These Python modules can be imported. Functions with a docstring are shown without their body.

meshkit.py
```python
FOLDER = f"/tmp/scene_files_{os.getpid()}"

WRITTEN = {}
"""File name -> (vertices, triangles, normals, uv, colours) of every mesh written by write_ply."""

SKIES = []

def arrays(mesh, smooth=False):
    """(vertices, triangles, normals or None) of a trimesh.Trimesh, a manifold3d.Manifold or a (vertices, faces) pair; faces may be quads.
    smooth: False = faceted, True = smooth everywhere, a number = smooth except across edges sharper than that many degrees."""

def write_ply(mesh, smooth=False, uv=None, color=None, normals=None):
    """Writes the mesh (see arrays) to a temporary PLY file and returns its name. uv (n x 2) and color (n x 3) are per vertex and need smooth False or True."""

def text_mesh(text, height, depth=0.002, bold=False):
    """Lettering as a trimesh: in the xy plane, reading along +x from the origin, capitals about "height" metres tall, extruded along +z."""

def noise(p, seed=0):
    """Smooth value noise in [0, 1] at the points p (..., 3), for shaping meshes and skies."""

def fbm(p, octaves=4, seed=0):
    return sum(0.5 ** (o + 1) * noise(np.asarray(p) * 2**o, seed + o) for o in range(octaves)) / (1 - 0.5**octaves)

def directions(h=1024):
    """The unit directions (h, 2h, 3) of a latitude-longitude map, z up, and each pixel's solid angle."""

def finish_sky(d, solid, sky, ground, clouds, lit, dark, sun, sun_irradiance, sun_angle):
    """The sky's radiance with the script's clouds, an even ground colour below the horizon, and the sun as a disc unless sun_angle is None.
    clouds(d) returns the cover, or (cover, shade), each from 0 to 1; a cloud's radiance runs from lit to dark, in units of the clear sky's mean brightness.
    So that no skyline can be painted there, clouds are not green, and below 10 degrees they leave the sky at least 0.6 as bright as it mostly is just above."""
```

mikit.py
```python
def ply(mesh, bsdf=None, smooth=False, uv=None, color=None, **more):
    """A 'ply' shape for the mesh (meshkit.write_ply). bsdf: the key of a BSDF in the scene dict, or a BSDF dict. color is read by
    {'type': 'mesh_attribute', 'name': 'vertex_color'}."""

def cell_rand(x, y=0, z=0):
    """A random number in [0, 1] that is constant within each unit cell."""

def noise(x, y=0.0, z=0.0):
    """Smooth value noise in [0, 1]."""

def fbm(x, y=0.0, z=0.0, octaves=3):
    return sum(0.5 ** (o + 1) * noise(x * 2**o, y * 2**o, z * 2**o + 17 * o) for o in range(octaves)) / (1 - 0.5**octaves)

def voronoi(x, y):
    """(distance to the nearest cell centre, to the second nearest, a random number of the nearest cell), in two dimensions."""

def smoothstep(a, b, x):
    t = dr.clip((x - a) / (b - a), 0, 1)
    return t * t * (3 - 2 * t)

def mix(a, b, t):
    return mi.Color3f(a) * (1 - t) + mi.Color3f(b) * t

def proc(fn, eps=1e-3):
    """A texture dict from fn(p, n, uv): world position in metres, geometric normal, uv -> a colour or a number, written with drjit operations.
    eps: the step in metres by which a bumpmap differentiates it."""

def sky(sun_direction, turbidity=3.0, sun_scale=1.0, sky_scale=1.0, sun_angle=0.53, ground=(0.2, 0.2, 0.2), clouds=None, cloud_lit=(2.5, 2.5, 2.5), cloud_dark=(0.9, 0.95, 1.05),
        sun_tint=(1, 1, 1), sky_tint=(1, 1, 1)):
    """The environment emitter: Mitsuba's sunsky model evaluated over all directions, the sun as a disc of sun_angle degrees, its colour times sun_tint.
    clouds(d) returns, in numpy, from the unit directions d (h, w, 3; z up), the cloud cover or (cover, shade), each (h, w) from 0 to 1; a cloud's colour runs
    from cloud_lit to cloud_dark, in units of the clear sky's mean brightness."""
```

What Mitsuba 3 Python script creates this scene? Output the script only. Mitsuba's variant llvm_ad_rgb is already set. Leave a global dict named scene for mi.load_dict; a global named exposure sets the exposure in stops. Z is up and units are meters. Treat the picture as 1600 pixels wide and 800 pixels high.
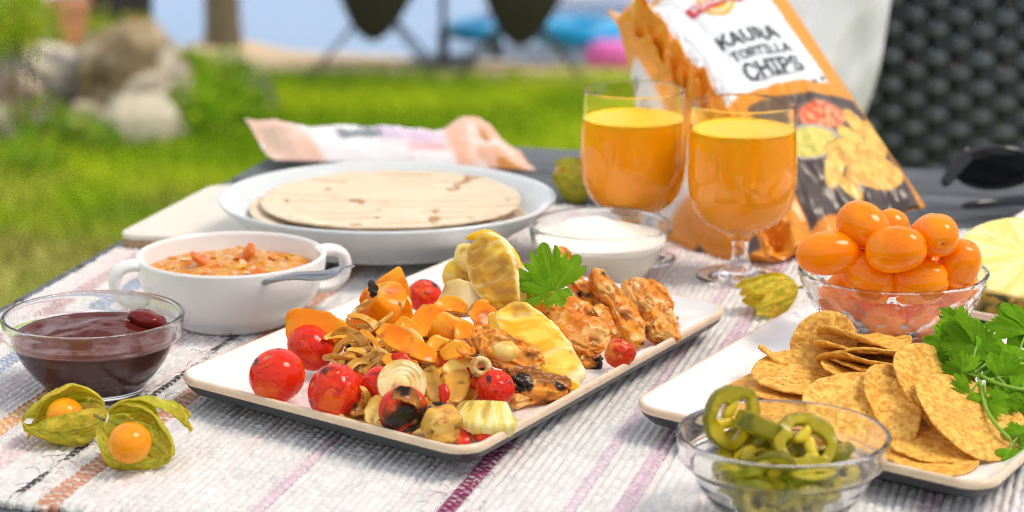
import math, numpy as np, trimesh, mitsuba as mi, drjit as dr, mikit, meshkit
from scipy.interpolate import CubicSpline, PchipInterpolator
from mikit import proc, noise, fbm, voronoi, smoothstep, mix, cell_rand

scene, labels = {}, {}
def V(x, y, z): return np.array([x, y, z], float)
T = mi.ScalarTransform4f

# ---- camera, sky, exposure -------------------------------------------------------------------
EYE = [0.0, -1.67209, 0.42]
scene['camera'] = {'type': 'thinlens', 'fov': 23.78, 'fov_axis': 'x', 'aperture_radius': 0.0056, 'focus_distance': 1.37,
                   'near_clip': 0.05, 'far_clip': 6000.0, 'to_world': T().look_at(origin=EYE, target=[0, 0, 0], up=[0, 0, 1])}

def clouds(d):
    n = meshkit.fbm(d * np.array([2.2, 2.2, 4.0]) + 7.3, 5, seed=4)
    cover = np.clip((n - 0.33) * 6, 0, 1) * np.clip(d[..., 2] * 9, 0, 1)
    return cover, np.clip((meshkit.fbm(d * 5.0, 4, seed=9) - 0.35) * 1.6, 0, 1)

scene['sky'] = mikit.sky([0.62, -0.16, 0.95], turbidity=3, sun_scale=0.40, sun_angle=24, sun_tint=(0.95, 0.99, 1.08), clouds=clouds, cloud_lit=(2.7, 2.7, 2.75), cloud_dark=(1.5, 1.52, 1.55))
exposure = 2.1

# ---- helpers ---------------------------------------------------------------------------------
def bs(name, d): scene[name] = d
def vc(): return {'type': 'mesh_attribute', 'name': 'vertex_color'}
def rgb(*c): return {'type': 'rgb', 'value': list(c)}
def pr(color, rough, spec=0.5, **k):
    return {'type': 'twosided', 'bsdf': {'type': 'principled', 'base_color': color, 'roughness': rough, 'specular': spec, **k}}
def thin(color, rough, dt, **k):
    return {'type': 'principledthin', 'base_color': color, 'roughness': rough, 'diff_trans': dt, 'eta': 1.4, **k}
def bump(tex, inner, scale=1.0):
    return {'type': 'twosided', 'bsdf': {'type': 'bumpmap', 'arbitrary': tex, 'scale': scale, 'bsdf': inner}}
def prin(color, rough, spec=0.5, **k): return {'type': 'principled', 'base_color': color, 'roughness': rough, 'specular': spec, **k}

counts = {}
def key(name):
    n = counts.get(name, 0); counts[name] = n + 1
    return name if n == 0 else '%s_%03d' % (name, n)
def tag(k, label=None, cat=None, group=None, kind=None):
    d = labels.setdefault(k, {})
    for a, b in (('label', label), ('category', cat), ('group', group), ('kind', kind)):
        if b: d[a] = b
def thing(name, label, cat, group=None):
    k = key(name); tag(k, label, cat, group); return k
def put(k, mesh, bsdf, smooth=True, color=None, uv=None):
    """one entry of the scene; colours are per vertex"""
    if color is not None:
        if not isinstance(smooth, bool): smooth = False
        color = np.broadcast_to(np.asarray(color, float), (len(mesh.vertices), 3))
    scene[k] = mikit.ply(mesh, bsdf, smooth=smooth, color=color, uv=uv)
    return k
def part(parent, name, mesh, bsdf, smooth=True, color=None, uv=None):
    return put(key(parent + '__' + name), mesh, bsdf, smooth, color, uv)

def TM(v, f): return trimesh.Trimesh(np.asarray(v, float), np.asarray(f, int), process=False)
def cat(ms):
    return trimesh.util.concatenate([TM(m.vertices, m.faces) for m in ms])
def unit(v): v = np.asarray(v, float); return v / (np.linalg.norm(v, axis=-1, keepdims=True) + 1e-12)
def grid_faces(nu, nv, wrap_v=False):
    i, j = np.meshgrid(np.arange(nu - 1), np.arange(nv if wrap_v else nv - 1), indexing='ij')
    j2 = (j + 1) % nv
    q = np.stack([i * nv + j, i * nv + j2, (i + 1) * nv + j2, (i + 1) * nv + j], -1).reshape(-1, 4)
    return np.vstack([q[:, [0, 1, 2]], q[:, [0, 2, 3]]])
def nz(v, f, seed=0, o=3): return meshkit.fbm(np.asarray(v) * f + seed * 3.17, o, seed)
def ss(a, b, x):
    t = np.clip((x - a) / (b - a), 0, 1); return t * t * (3 - 2 * t)
def layer(v, base, *marks):
    """base colour with blotches: (colour, frequency, from, to, seed)"""
    c = np.broadcast_to(np.asarray(base, float), (len(v), 3)).copy()
    for col, f, a, b, s in marks:
        m = ss(a, b, nz(v, f, s, 4))[:, None]
        c = c * (1 - m) + np.asarray(col) * m
    return c
def normals(m): return np.asarray(meshkit.arrays(m, True)[2])
def disp(m, amp, f, seed=0, o=3):
    n = normals(m); v = np.array(m.vertices)
    return TM(v + n * ((nz(v, f, seed, o) - 0.5) * 2 * amp)[:, None], m.faces)
def basis(z, x=(1, 0, 0)):
    z = unit(z); x = np.asarray(x, float); x = unit(x - z * (x @ z)); return np.stack([x, np.cross(z, x), z], 1)
def lathe(profile, n=96, scallop=None):
    """closed revolve about z; the profile runs from axis to axis or round a ring"""
    p = np.asarray(profile, float); a = np.arange(n) * 2 * np.pi / n
    r = np.repeat(p[:, :1], n, 1)
    if scallop is not None: r = scallop(p, a, r)
    v = np.stack([r * np.cos(a), r * np.sin(a), np.repeat(p[:, 1:], n, 1)], -1).reshape(-1, 3)
    f = grid_faces(len(p), n, True)
    m = TM(v, f[:, ::-1])
    m.merge_vertices(); m.update_faces(m.nondegenerate_faces()); m.fix_normals()
    return TM(m.vertices, m.faces)
def smoothp(p, k=60):
    p = np.asarray(p, float); s = np.r_[0, np.cumsum(np.linalg.norm(np.diff(p, axis=0), axis=1))]
    return CubicSpline(s, p, axis=0)(np.linspace(0, s[-1], k))
def smoothl(p, k=60):
    p = np.asarray(p, float); s = np.r_[0, np.cumsum(np.linalg.norm(np.diff(p, axis=0), axis=1))]
    q = np.unique(np.r_[np.linspace(0, s[-1], k), s])
    return PchipInterpolator(s, p, axis=0)(q)
def at(m, pos, R=None):
    v = np.array(m.vertices)
    if R is not None: v = v @ np.asarray(R).T
    return TM(v + np.asarray(pos), m.faces)
def sweep(path, w, t, nrm, k=40, n=18, e=2.6, curl=0.0, cap=8.0, amp=0.0, f=150, seed=0, wig=0.0):
    """a strip with a rounded section, half width w and half thickness t, along a path; curl bends its section"""
    p = smoothp(path, k) if len(path) > 2 else np.linspace(path[0], path[-1], k)
    u = np.linspace(0, 1, k)
    def prof(x):
        x = np.atleast_1d(np.asarray(x, float)); return np.interp(u, np.linspace(0, 1, len(x)), x)
    end = np.sqrt(np.clip(1 - np.abs(2 * u - 1) ** cap, 0.0, 1)); end[[0, -1]] = 0.02
    nrm = np.asarray(nrm, float)
    nv = np.stack([np.interp(u, np.linspace(0, 1, len(nrm)), nrm[:, i]) for i in range(3)], 1) if nrm.ndim == 2 else np.repeat(nrm[None], k, 0)
    tg = unit(np.gradient(p, axis=0)); N = unit(nv - tg * (nv * tg).sum(1, keepdims=True)); B = np.cross(tg, N)
    W, H = prof(w) * (0.35 + 0.65 * end), prof(t) * end
    if wig: W = W * (1 + wig * (nz(np.stack([u * 6, u * 0, u * 0], 1), 1.0, seed + 5) - 0.5) * 2)
    a = np.arange(n) * 2 * np.pi / n
    cx, cy = np.sign(np.cos(a)) * np.abs(np.cos(a)) ** (2 / e), np.sign(np.sin(a)) * np.abs(np.sin(a)) ** (2 / e)
    x, y = W[:, None] * cx, H[:, None] * cy + curl * W[:, None] * (cx ** 2 - 0.4)
    v = p[:, None] + x[..., None] * B[:, None] + y[..., None] * N[:, None]
    v = np.vstack([v.reshape(-1, 3), p[:1], p[-1:]])
    fs = grid_faces(k, n, True); j = np.arange(n); j2 = (j + 1) % n; e0, e1 = k * n, k * n + 1
    fs = np.vstack([fs, np.stack([j2, j, j * 0 + e0], 1), np.stack([(k - 1) * n + j, (k - 1) * n + j2, j * 0 + e1], 1)])
    m = TM(v, fs[:, ::-1] if False else fs)
    m.fix_normals()
    m = TM(m.vertices, m.faces)
    return disp(m, amp, f, seed) if amp else m
SPH = {s: trimesh.creation.icosphere(subdivisions=s) for s in (2, 3, 4, 5)}
def blob(c, r, R=None, amp=0.0, f=60, seed=0, sub=4, e=None, o=3):
    s = SPH[sub]; v = np.array(s.vertices)
    if e: v = np.sign(v) * np.abs(v) ** (2 / e)
    m = TM(v * np.asarray(r, float), s.faces)
    if amp: m = TM(np.array(disp(at(m, np.asarray(c)), amp, f, seed, o).vertices) - c, m.faces)
    return at(m, c, R)
def ring(c, r, w, t, R, wob=0.08, seed=0, n=64, k=14, e=3):
    """a closed hoop: radius r, radial half width w, half height t"""
    a = np.arange(n) * 2 * np.pi / n; b = np.arange(k) * 2 * np.pi / k
    q = np.stack([np.cos(a), np.sin(a), a * 0], 1)
    rr = r * (1 + wob * (nz(q, 1.3, seed) - 0.5) * 2); zz = 0.25 * r * wob * (nz(q, 1.1, seed + 9) - 0.5) * 4
    cx, cy = np.sign(np.cos(b)) * np.abs(np.cos(b)) ** (2 / e), np.sign(np.sin(b)) * np.abs(np.sin(b)) ** (2 / e)
    rad = rr[:, None] + w * cx
    v = np.stack([rad * np.cos(a)[:, None], rad * np.sin(a)[:, None], zz[:, None] + t * np.repeat(cy[None], n, 0)], -1).reshape(-1, 3)
    i, j = np.meshgrid(np.arange(n), np.arange(k), indexing='ij'); i2, j2 = (i + 1) % n, (j + 1) % k
    qd = np.stack([i * k + j, i2 * k + j, i2 * k + j2, i * k + j2], -1).reshape(-1, 4)
    return at(TM(v, np.vstack([qd[:, [0, 1, 2]], qd[:, [0, 2, 3]]])), c, R)
def tube(path, r, n=8, k=24):
    return sweep(path, r, r, (0.3, -0.8, 0.52), k=k, n=n, e=2, cap=30)
def rbox(sx, sy, sz, b=0.003):
    """a box of full size sx, sy, sz with chamfered edges"""
    pts = []
    for x in (-1, 1):
        for y in (-1, 1):
            for z in (-1, 1):
                for q in ((b, b, 0), (b, 0, b), (0, b, b)):
                    pts.append([x * (sx / 2 - q[0]), y * (sy / 2 - q[1]), z * (sz / 2 - q[2])])
    return trimesh.convex.convex_hull(np.array(pts))
def rot(ax, deg): return trimesh.transformations.rotation_matrix(math.radians(deg), ax)[:3, :3]
rng = np.random.default_rng(11)
TOCAM = V(0, -0.95, 0.30)
RU, RV = V(math.sin(math.radians(15)), math.cos(math.radians(15)), 0), V(math.cos(math.radians(15)), -math.sin(math.radians(15)), 0)

# ---- materials -------------------------------------------------------------------------------
bs('m_wet', pr(vc(), 0.19, 0.26))
bs('m_skin', pr(vc(), 0.10, 0.32))
bs('m_food', pr(vc(), 0.42, 0.3))
bs('m_dry', pr(vc(), 0.75, 0.25))
bs('m_leaf', thin(vc(), 0.38, 0.9))
bs('m_husk', thin(vc(), 0.5, 1.0))
bs('m_glass', {'type': 'dielectric', 'int_ior': 1.5})
bs('m_white', pr(rgb(0.72, 0.72, 0.715), 0.10, 0.5))
bs('m_dish', pr(rgb(0.62, 0.66, 0.67), 0.09, 0.5))
bs('m_tan', pr(proc(lambda p, n, uv: mix((0.62, 0.46, 0.32), (0.74, 0.60, 0.46), fbm(p.x * 160, p.y * 160, p.z * 160))), 0.25, 0.5))
bs('m_under', pr(rgb(0.030, 0.033, 0.038), 0.35, 0.5))
bs('m_plastic', pr(rgb(0.008, 0.009, 0.011), 0.14, 0.5))
bs('m_steel', pr(rgb(0.30, 0.31, 0.33), 0.16, 0.5, metallic=1.0))
bs('m_wire', pr(rgb(0.03, 0.03, 0.03), 0.4, 0.5))
bs('m_film', pr(vc(), 0.28, 0.5, clearcoat=0.35, clearcoat_gloss=0.8))
bs('m_cloth', pr(vc(), 0.9, 0.1, sheen=0.4))
bs('m_rattan', pr(vc(), 0.45, 0.4))

def wood(p, n, uv):
    a, b = p.x * 0.966 - p.y * 0.259, p.x * 0.259 + p.y * 0.966
    g = fbm(a * 9, b * 240, p.z * 90, 4)
    return mix((0.045, 0.050, 0.060), (0.150, 0.165, 0.190), smoothstep(0.25, 0.85, g))
bs('m_table', bump(proc(lambda p, n, uv: fbm((p.x * 0.966 - p.y * 0.259) * 14, (p.x * 0.259 + p.y * 0.966) * 420, p.z * 90, 3), 4e-4), prin(proc(wood), 0.5, 0.4), 0.0006))
def chip_col(p, n, uv):
    g = fbm(p.x * 420, p.y * 420, p.z * 420, 3)
    c = mix((0.58, 0.26, 0.028), (0.82, 0.48, 0.092), smoothstep(0.28, 0.68, g))
    big = fbm(p.x * 60, p.y * 60, p.z * 60 + 5, 3)
    c = mix(c, (0.56, 0.22, 0.03), smoothstep(0.55, 0.75, big) * 0.4)
    s = noise(p.x * 900 + 3, p.y * 900, p.z * 900)
    c = mix(c, (0.16, 0.07, 0.015), smoothstep(0.82, 0.92, s) * 0.7)
    return mix(c, (0.95, 0.66, 0.20), smoothstep(0.80, 0.92, noise(p.x * 700, p.y * 700 + 9, p.z * 700)) * 0.7)
bs('m_chip', bump(proc(lambda p, n, uv: fbm(p.x * 600, p.y * 600, p.z * 600, 3), 3e-4), prin(proc(chip_col), 0.55, 0.35), 0.0009))
def lawn_col(p, n, uv):
    g = fbm(p.x * 3.1, p.y * 3.1, 0.0, 4)
    c = mix((0.22, 0.36, 0.012), (0.43, 0.54, 0.020), smoothstep(0.3, 0.7, g))
    d = smoothstep(0.42, 0.6, fbm(p.x * 2.2 + 4, p.y * 2.2, 3.0, 3) + 0.30 * smoothstep(0.55, 0.0, dr.sqrt(dr.square(p.x + 1.05) + dr.square(p.y - 2.72))) - 0.02 * 0)
    near = smoothstep(1.1, 0.5, dr.sqrt(dr.square(p.x + 1.05) + dr.square(p.y - 2.72)))
    return mix(c, (0.34, 0.30, 0.09), d * near * 0.8)
bs('m_lawn', pr(proc(lawn_col), 0.9, 0.1))
bs('m_grass', thin(vc(), 0.6, 0.8))
bs('m_sand', pr(proc(lambda p, n, uv: mix((0.46, 0.33, 0.20), (0.66, 0.53, 0.37), fbm(p.x * 7, p.y * 7, p.z * 7, 4))), 0.95, 0.1))
bs('m_rock', bump(proc(lambda p, n, uv: fbm(p.x * 26, p.y * 26, p.z * 26, 4), 2e-3), prin(vc(), 0.85, 0.2), 0.02))
bs('m_water', bump(proc(lambda p, n, uv: fbm(p.x * 5, p.y * 2.5, 0.0, 3), 5e-3), prin(rgb(0.22, 0.34, 0.52), 0.3, 0.4), 0.02))
bs('m_bark', bump(proc(lambda p, n, uv: fbm(p.x * 60, p.y * 60, p.z * 14, 4), 2e-3), prin(proc(lambda p, n, uv: mix((0.09, 0.075, 0.05), (0.27, 0.23, 0.15), fbm(p.x * 50, p.y * 50, p.z * 12, 4))), 0.9, 0.2), 0.01))
def tort_col(p, n, uv):
    a, b = p.x, p.y
    c = mix((0.58, 0.48, 0.35), (0.70, 0.60, 0.45), fbm(a * 160, b * 160, p.z * 0, 4))
    ln = dr.abs(dr.cos((b + 0.003 * noise(a * 30, b * 20)) * 3.14159 / 0.0165))
    brk = smoothstep(0.40, 0.62, fbm(a * 26 + 3, b * 110, 0.0, 3))
    c = mix(c, (0.42, 0.24, 0.10), smoothstep(0.94, 0.995, ln) * brk * 0.75)
    return mix(c, (0.32, 0.14, 0.05), smoothstep(0.72, 0.80, fbm(a * 75 + 8, b * 55 + 1, 0.0, 3)) * 0.8)
bs('m_tortilla', bump(proc(lambda p, n, uv: fbm(p.x * 120, p.y * 120, p.z * 120, 3), 6e-4), prin(proc(tort_col), 0.75, 0.3), 0.0016))

# ---- the setting: lawn, sand, water ----------------------------------------------------------
G = -0.74
def flat(x0, x1, y0, y1, z, n=2, m=2, fn=None):
    x, y = np.meshgrid(np.linspace(x0, x1, n), np.linspace(y0, y1, m), indexing='ij')
    v = np.stack([x, y, x * 0 + z], -1).reshape(-1, 3)
    if fn is not None: v = fn(v)
    f = grid_faces(n, m)
    t = TM(v, f)
    return t if t.face_normals[0][2] > 0 else TM(v, f[:, ::-1])
put('lawn', flat(-60, 60, -60, 5.02, G), 'm_lawn', False); tag('lawn', kind='structure')
def beach(v):
    x, y = v[:, 0], v[:, 1]
    t = (y - 4.95) / 1.9
    w = (meshkit.fbm(np.stack([x * 1.7, x * 0, x * 0], 1), 4, 3) - 0.5) * 0.45
    y2 = y + w * np.clip(1 - t, 0, 1)
    z = G + 0.004 + 0.015 * np.sin(np.clip(t, 0, 1) * 3.1) * ss(0, .1, t) - 0.17 * ss(0.12, 0.62, t) + 0.012 * (nz(np.stack([x, y, x * 0], 1), 5, 2) - 0.5)
    z += 0.05 * np.exp(-((x + 0.87) ** 2 + (y - 5.55) ** 2) / 0.03)
    z[t < 0.02] = G + 0.004
    return np.stack([x, y2, z], 1)
put('beach_sand', flat(-9, 9, 4.95, 6.85, 0, 240, 60, beach), 'm_sand', True); tag('beach_sand', kind='structure')
put('lake_water', flat(-2500, 2500, 4.9, 5000, G - 0.055), 'm_water', False); tag('lake_water', kind='structure')

def grass_mesh(pts, h, w, r, lean=0.5):
    n = len(pts); a = r.uniform(0, 2 * np.pi, n); hh = h * r.uniform(0.6, 1.4, n); ww = w * r.uniform(0.7, 1.3, n)
    side = np.stack([np.cos(a), np.sin(a), a * 0], 1); b = r.uniform(0, 2 * np.pi, n)
    tip = pts + np.stack([np.cos(b) * hh * lean, np.sin(b) * hh * lean, hh], 1)
    v = np.stack([pts - side * ww[:, None], pts + side * ww[:, None], tip], 1).reshape(-1, 3)
    return TM(v, np.arange(3 * n).reshape(-1, 3))
gr = np.random.default_rng(5)
gy = 2.0 + 3.05 * gr.random(70000) ** 0.8; gx = (gr.random(70000) * 2 - 1) * 0.235 * (gy + 1.67) + 0.0
gp = np.stack([gx, gy, gx * 0 + G], 1)
dry = np.exp(-((gx + 1.05) ** 2 + (gy - 2.72) ** 2) / 0.12)
keep = (gr.random(70000) > 0.75 * dry) & (gy < 4.98 + 0.12 * (meshkit.fbm(gp * 2.5, 3, 2) - 0.5))
gp = gp[keep]
gc = layer(gp, (0.38, 0.58, 0.010), ((0.24, 0.44, 0.006), 3.0, 0.4, 0.60, 2), ((0.52, 0.62, 0.02), 5.0, 0.5, 0.70, 6)) * gr.uniform(0.9, 1.1, (len(gp), 1))
put('grass', grass_mesh(gp, 0.035, 0.0028, gr), 'm_lawn', False); tag('grass', 'short bright green grass of the sunlit lawn', 'grass', kind='stuff')

# rocks in the rock garden
def rock(c, r, seed, base, label, rotz=0):
    k = thing('rock', label, 'rock', None)
    m = blob(np.zeros(3), r, None, 0, sub=5, e=2.5)
    v = np.array(m.vertices); s = max(r)
    v = v * (1 + 0.55 * (nz(v, 1.1 / s, seed, 3) - 0.5) + 0.25 * (nz(v, 3.2 / s, seed + 3, 3) - 0.5))[:, None]
    r_ = np.random.default_rng(seed)
    for n_ in unit(r_.normal(size=(14, 3))):
        h_ = v @ n_; lim = np.abs(h_).max() * r_.uniform(.62, .85); v = v - np.clip(h_ - lim, 0, None)[:, None] * n_ * .92
    m = at(TM(v, m.faces), c, rot([0, 0, 1], rotz))
    put(k, m, 'm_rock', 40, None) if False else put(k, m, 'm_rock', True, layer(np.array(m.vertices), base, (np.array(base) * 0.45, 9, 0.45, 0.62, seed), ((0.62, 0.56, 0.46), 14, 0.55, 0.7, seed + 1)))
RK = [(V(-1.2270,4.4292,-0.6400), (.20, .12, .085), (.27, .24, .25), 'long grey slab rock at the far left, lying diagonally', -25),
      (V(-1.2547,4.3090,-0.7000), (.10, .09, .09), (.46, .33, .27), 'pinkish rock at the left edge of the photo, below the grey slab', 10),
      (V(-0.9573,4.3703,-0.6200), (.165, .12, .115), (.36, .27, .16), 'large tan boulder at the top of the rock pile', -15),
      (V(-0.8750,4.2673,-0.6600), (.085, .08, .075), (.50, .43, .34), 'pale squarish rock at the right of the rock pile, below the boulder', 20),
      (V(-0.8894,4.0753,-0.7000), (.135, .10, .075), (.50, .45, .34), 'broad pale rock at the front of the rock pile', 5),
      (V(-1.1431,4.3773,-0.6800), (.10, .08, .075), (.36, .32, .30), 'grey rock between the pink rock and the large tan boulder', 40),
      (V(-1.0399,4.2171,-0.7100), (.055, .05, .05), (.50, .42, .30), 'small tan rock low in front of the rock pile', 0),
      (V(-1.2138,4.0248,-0.7150), (.05, .05, .04), (.50, .46, .36), 'small pale rock in the grass at the left edge', 0),
      (V(-1.0975,4.6722,-0.6600), (.09, .08, .08), (.30, .23, .15), 'brown rock wedged behind the large tan boulder', 60),
      (V(-1.0620,4.1154,-0.7220), (.035, .03, .03), (.52, .45, .34), 'small stone in the weeds in front of the grey rock', 15), (V(-0.9481,4.0131,-0.7220), (.04, .03, .028), (.46, .40, .32), 'small stone left of the broad pale rock', 70),
      (V(-0.8132,4.0756,-0.7220), (.036, .03, .028), (.50, .44, .36), 'small stone right of the broad pale rock', 30), (V(-1.1590,4.1779,-0.7200), (.045, .04, .03), (.44, .38, .36), 'small flat stone below the grey rock', 100),
      (V(-0.8266,4.3351,-0.7000), (.045, .04, .04), (.44, .38, .30), 'small stone right of the pale squarish rock', 10), (V(-0.9923,4.3045,-0.6700), (.06, .05, .06), (.40, .31, .20), 'brown stone under the left end of the tan boulder', 44)]
for i, (c, r, b, l, a) in enumerate(RK): rock(c, r, 20 + i, b, l, a)

def plant(name, label, cat_, spots, leaf, n, cols, seed, stemr=0.004):
    """a leafy plant: clumps (centre, radius) filled with small leaves, on a few stems"""
    k = thing(name, label, cat_); r = np.random.default_rng(seed); vs, fs, cs = [], [], []
    stems = []
    for c, rad in spots:
        c, rad = np.asarray(c), np.asarray(rad, float) * np.ones(3)
        d = unit(r.normal(size=(n, 3))); p = c + d * rad * (r.random((n, 1)) ** 0.45) * (0.55 + 0.9 * nz(d * 2, 1, seed)[:, None])
        p = p[p[:, 2] > G + 0.005]
        a = unit(r.normal(size=p.shape) + V(0, 0, 0.6)); b = unit(np.cross(a, r.normal(size=p.shape))); s = leaf * r.uniform(0.6, 1.3, (len(p), 1))
        q = np.stack([p, p + a * s + b * s * 0.35, p + a * s * 2, p + a * s - b * s * 0.35], 1)
        vs.append(q.reshape(-1, 3)); cs.append(np.repeat(np.asarray(cols)[r.integers(0, len(cols), len(p))] * r.uniform(0.85, 1.15, (len(p), 1)), 4, 0))
        foot = V(c[0], c[1], G - 0.01)
        for _ in range(3): stems.append(tube([foot + r.normal(size=3) * [.02, .02, 0], (foot + c) / 2 + r.normal(size=3) * .015, c + r.normal(size=3) * rad * .3], stemr, 5, 8))
    v = np.vstack(vs); i = np.arange(len(v) // 4) * 4
    part(k, 'foliage', TM(v, np.vstack([np.stack([i, i + 1, i + 2], 1), np.stack([i, i + 2, i + 3], 1)])), 'm_grass', False, np.vstack(cs))
    for q in stems: part(k, 'stem', q, 'm_dry', True, (0.12, 0.10, 0.04))
    return k
YG = [(0.46, 0.56, 0.05), (0.34, 0.50, 0.03), (0.58, 0.60, 0.08), (0.24, 0.36, 0.03)]
DG = [(0.26, 0.48, 0.02), (0.38, 0.58, 0.03), (0.20, 0.38, 0.02), (0.46, 0.60, 0.05)]
plant('shrub', 'yellow green leafy shrub at the top left behind the grey slab rock', 'shrub', [(V(-1.3012,4.5659,-0.6000), .10), (V(-1.2415,4.5244,-0.5600), .09), (V(-1.2685,4.3485,-0.5000), .11), (V(-1.2052,4.5353,-0.6200), .07), (V(-1.1608,4.0237,-0.4200), .08)], 0.018, 420, YG, 3)
plant('shrub', 'low bushy green plant right of the pale rocks', 'shrub', [(V(-0.7671,4.1852,-0.6800), .09), (V(-0.7295,4.3388,-0.6600), .10), (V(-0.6668,4.1960,-0.6900), .07), (V(-0.8194,4.4775,-0.6600), .07), (V(-0.7258,4.0944,-0.7100), .08)], 0.016, 420, DG, 4)
k = plant('shrub', 'grey green flowering plant at the right end of the low bushy plant', 'shrub', [(V(-0.6429,4.2710,-0.6800), .06), (V(-0.6864,4.3844,-0.6600), .06), (V(-0.7168,4.5156,-0.6500), .05)], 0.012, 300, [(0.22, 0.28, 0.13), (0.32, 0.30, 0.30), (0.14, 0.22, 0.05)], 6)
plant('shrub', 'patch of light green weeds in the grass below the grey rocks', 'weeds', [(V(-1.1254,4.0014,-0.7150), .10), (V(-1.0320,3.9878,-0.7200), .07), (V(-0.9565,3.8971,-0.7200), .06), (V(-1.0941,3.6819,-0.7200), .08)], 0.016, 260, [(0.28, 0.46, 0.03), (0.16, 0.36, 0.02), (0.40, 0.46, 0.08)], 8)
plant('shrub', 'small yellow green plant growing in front of the black planter', 'plant', [(V(-1.0179,4.8657,-0.6000), .05), (V(-1.0525,4.9875,-0.6600), .05), (V(-1.0880,4.7376,-0.5800), .05)], 0.014, 200, YG, 9)

# old log, flower pot and planter behind the rocks
k = thing('log', 'weathered grey log lying behind the large tan boulder', 'log')
put(k, sweep([V(-1.2143,4.8052,-0.6600), V(-1.1336,4.8898,-0.6600), V(-1.0139,4.8473,-0.6600)], .03, .028, (0, 0, 1), amp=.006, f=20), 'm_bark')
k = thing('flower_pot', 'terracotta flower pot standing behind the rocks', 'flower pot')
c = V(-1.3086,5.4455,-0.7400)
part(k, 'body', at(lathe([(0, 0), (.05, 0), (.062, .10), (.068, .145), (.062, .145), (.055, .11), (0, .10)], 40), c), 'm_dry', 40, None) if False else part(k, 'body', at(lathe([(0, 0), (.05, 0), (.054, .04), (.062, .10), (.064, .135), (.058, .135), (.05, .11), (0, .10)], 40), c), 'm_dry', True, (0.56, 0.27, 0.15))
part(k, 'rim', at(lathe([(.060, .12), (.072, .122), (.074, .15), (.068, .155), (.060, .15), (.060, .12)], 40), c), 'm_dry', True, (0.60, 0.31, 0.18))
k = thing('planter', 'black planter box beside the terracotta pot', 'planter')
c = V(-1.1628,5.4808,-0.7400)
part(k, 'box', at(rbox(.19, .12, .20, .008), c + V(0, .03, .10), rot([0, 0, 1], 8)), 'm_under', 20)
part(k, 'rim', at(rbox(.205, .135, .02, .004), c + V(0, .03, .205), rot([0, 0, 1], 8)), 'm_under', 20)
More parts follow.
